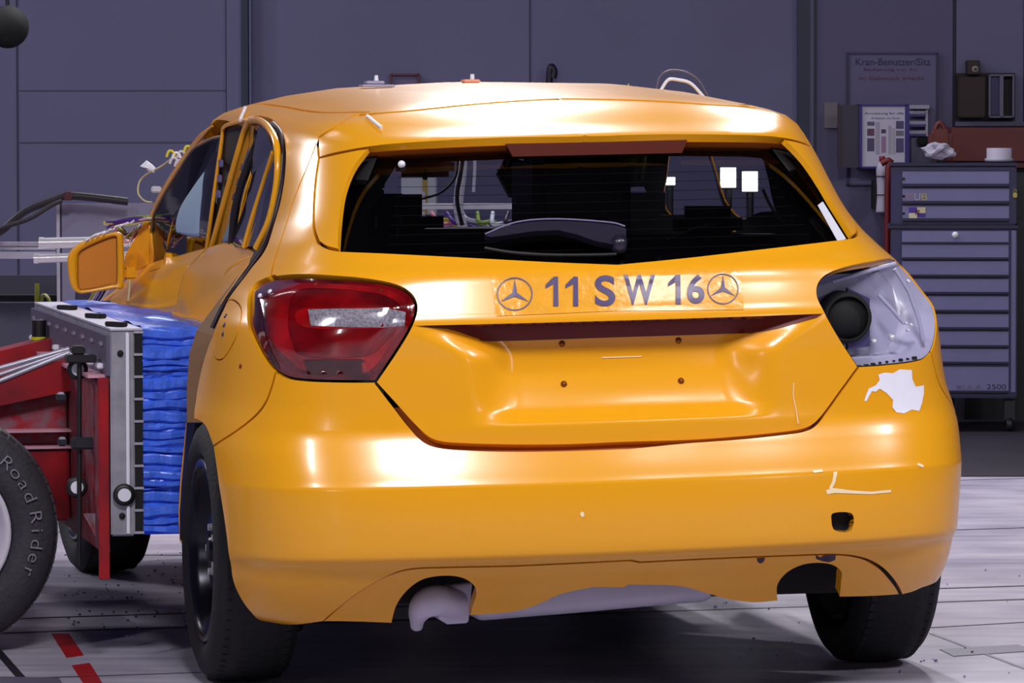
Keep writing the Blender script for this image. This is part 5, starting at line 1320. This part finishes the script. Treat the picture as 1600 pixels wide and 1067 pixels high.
# flip display
fp = empty('flip_display', tuple(at(1380, 212, YW-.2)), 'flip display with an open white poster page in a blue frame', 'display')
Yf = YW-.24
bx(1347, 165, 1414, 260, Yf, .01, mat('poster_paper', srgb(195, 190, 212), .3, 0, .5, .05), 'poster_page', fp)
for r_ in ((1343,163,1347,263),(1414,163,1421,262),(1343,163,1420,166),(1343,260,1420,263)): bx(*r_, Yf-.008, .03, mat('frame_blue', srgb(36, 26, 120), .4), 'page_frame', fp)
flat_text('page_heading', 'Anweisung fur alle', 1351, 1412, 180, 175, Yf-.001, mat('navy_lettering', (0,0,0,1)), fp)
flat_text('page_heading', 'Arbeiten am Kran', 1361, 1406, 186, 183, Yf-.001, mat('navy_lettering', (0,0,0,1)), fp)
for (x0,y0,x1,y1,c) in ((1355,190,1366,196,(80,75,110)),(1355,201,1366,212,(90,50,80)),(1355,216,1366,236,(70,60,100)),(1377,202,1384,208,(60,45,75)),(1377,213,1384,238,(150,110,150)),(1400,189,1412,201,(70,60,110)),(1400,204,1412,212,(110,100,125)),(1400,216,1412,238,(75,65,115)),(1368,190,1374,240,(160,155,175)),(1388,196,1392,240,(160,155,175)),(1394,200,1398,240,(165,160,180))):
    bx(x0,y0,x1,y1,Yf-.002,.002,mat('print_%d_%d' % (x0,y0), srgb(*c), .5),'page_picture',fp)
bx(1311, 164, 1345, 262, Yf+.02, .02, mat('closed_page', srgb(46, 38, 62), .5), 'closed_page', fp)
bx(1309, 163, 1312, 263, Yf+.01, .03, mat('maroon_edge', srgb(50, 18, 45), .5), 'page_edge', fp); bx(1340, 163, 1344, 263, Yf+.05, .24, DARK, 'wall_arm', fp)
# leaflet rack
lf = empty('leaflet_rack', tuple(at(1437, 200, YW-.08)), 'small white rack with three trays beside the poster page', 'rack')
bx(1421, 164, 1452, 170, YW-.12, .06, mat('rack_white', srgb(160, 156, 180), .5), 'top_ledge', lf); bx(1446, 170, 1450, 213, YW-.10, .04, MAT['rack_white'], 'side', lf)
for y0 in (173, 189, 204): bx(1421, y0+5, 1447, y0+9, YW-.10, .04, mat('tray_blue', srgb(60, 50, 120), .5), 'tray', lf); bx(1421, y0, 1447, y0+5, YW-.09, .03, MAT['rack_white'], 'leaflet', lf)
b = bx(1424, 215, 1455, 256, YW-.09, .03, mat('dim_panel', srgb(105, 100, 130), .6), 'grey_panel'); tag(b, 'plain grey panel on the wall under the leaflet rack', 'panel')
b = bx(1288, 160, 1309, 200, YW-.05, .012, mat('yellowed_notice', srgb(110, 104, 112), .6), 'pale_notice'); tag(b, 'pale yellowish notice on the wall left of the flip display', 'notice')
b = bx(1434, 214, 1450, 226, YW-.13, .03, DARK, 'black_box'); tag(b, 'small black box on the grey panel below the leaflet rack', 'box')
# wall shelf with instruments
sh = empty('wall_instrument_board', tuple(at(1540, 150, YW-.1)), 'black wall board with a round dial and white framed boxes on the right', 'instrument')
bx(1494, 114, 1586, 187, YW-.07, .03, mat('soot_black', srgb(22, 10, 18), .7), 'backing_board', sh)
bx(1511, 94, 1532, 116, YW-.12, .08, mat('soot_brown', srgb(36, 12, 18), .6), 'dial_box', sh, .004)
b = MB(); b.lathe([(.006,.004),(.016,.004),(.016,0)], at(1524, 108, YW-.12), (0,-1,0), 20); b.build('dial', mat('dial_ring', srgb(130, 125, 115), .5), sh)
bx(1514, 165, 1535, 170, YW-.085, .014, mat('label_grey', srgb(120, 115, 125), .5), 'name_plate', sh)
bx(1497, 120, 1540, 184, YW-.11, .04, mat('soot_brown', (0,0,0,1)), 'instrument_case', sh, .006)
for r_ in ((1545,116,1548,184),(1562,116,1568,184),(1582,118,1585,184),(1545,116,1585,119),(1545,181,1585,184)): bx(*r_, YW-.12, .05, mat('case_frame_grey', srgb(92, 88, 112), .5), 'case_frame', sh)
bx(1548, 120, 1562, 180, YW-.10, .03, mat('meter_blue', srgb(45, 38, 92), .5), 'meter_panel', sh)
b = bx(1493, 190, 1600, 197, YW-.06, .03, mat('ledge_grey', srgb(88, 84, 112), .6), 'wall_ledge'); tag(b, 'narrow grey ledge on the wall below the instrument board', 'ledge')
# debris from the impact on the floor
rs3 = np.random.RandomState(9); b = MB()
for k in range(150):
    px, py = (rs3.uniform(100, 300), rs3.uniform(862, 1000)) if k < 110 else (rs3.uniform(1100, 1600), rs3.uniform(880, 1060))
    p = atz(px, py); s_ = rs3.uniform(.0015, .005); b.box((p[0], p[1], s_/2+.0016), (s_*1.5, s_, s_), rz=rs3.uniform(0, 3))
tag(b.build('glass_crumbs', mat('crumb_violet', srgb(120, 115, 170), .2)), 'scattered tiny glass crumbs and chips on the pale floor', 'debris', kind='stuff')

_T = Matrix.Translation(Vector(CAMP)) @ Matrix.Rotation(-YAW, 4, 'Z') @ Matrix.Translation(-Vector(CAMP))
for o in list(COL.objects):
    if o not in _before and o.parent is None:
        o.matrix_basis = _T @ o.matrix_basis
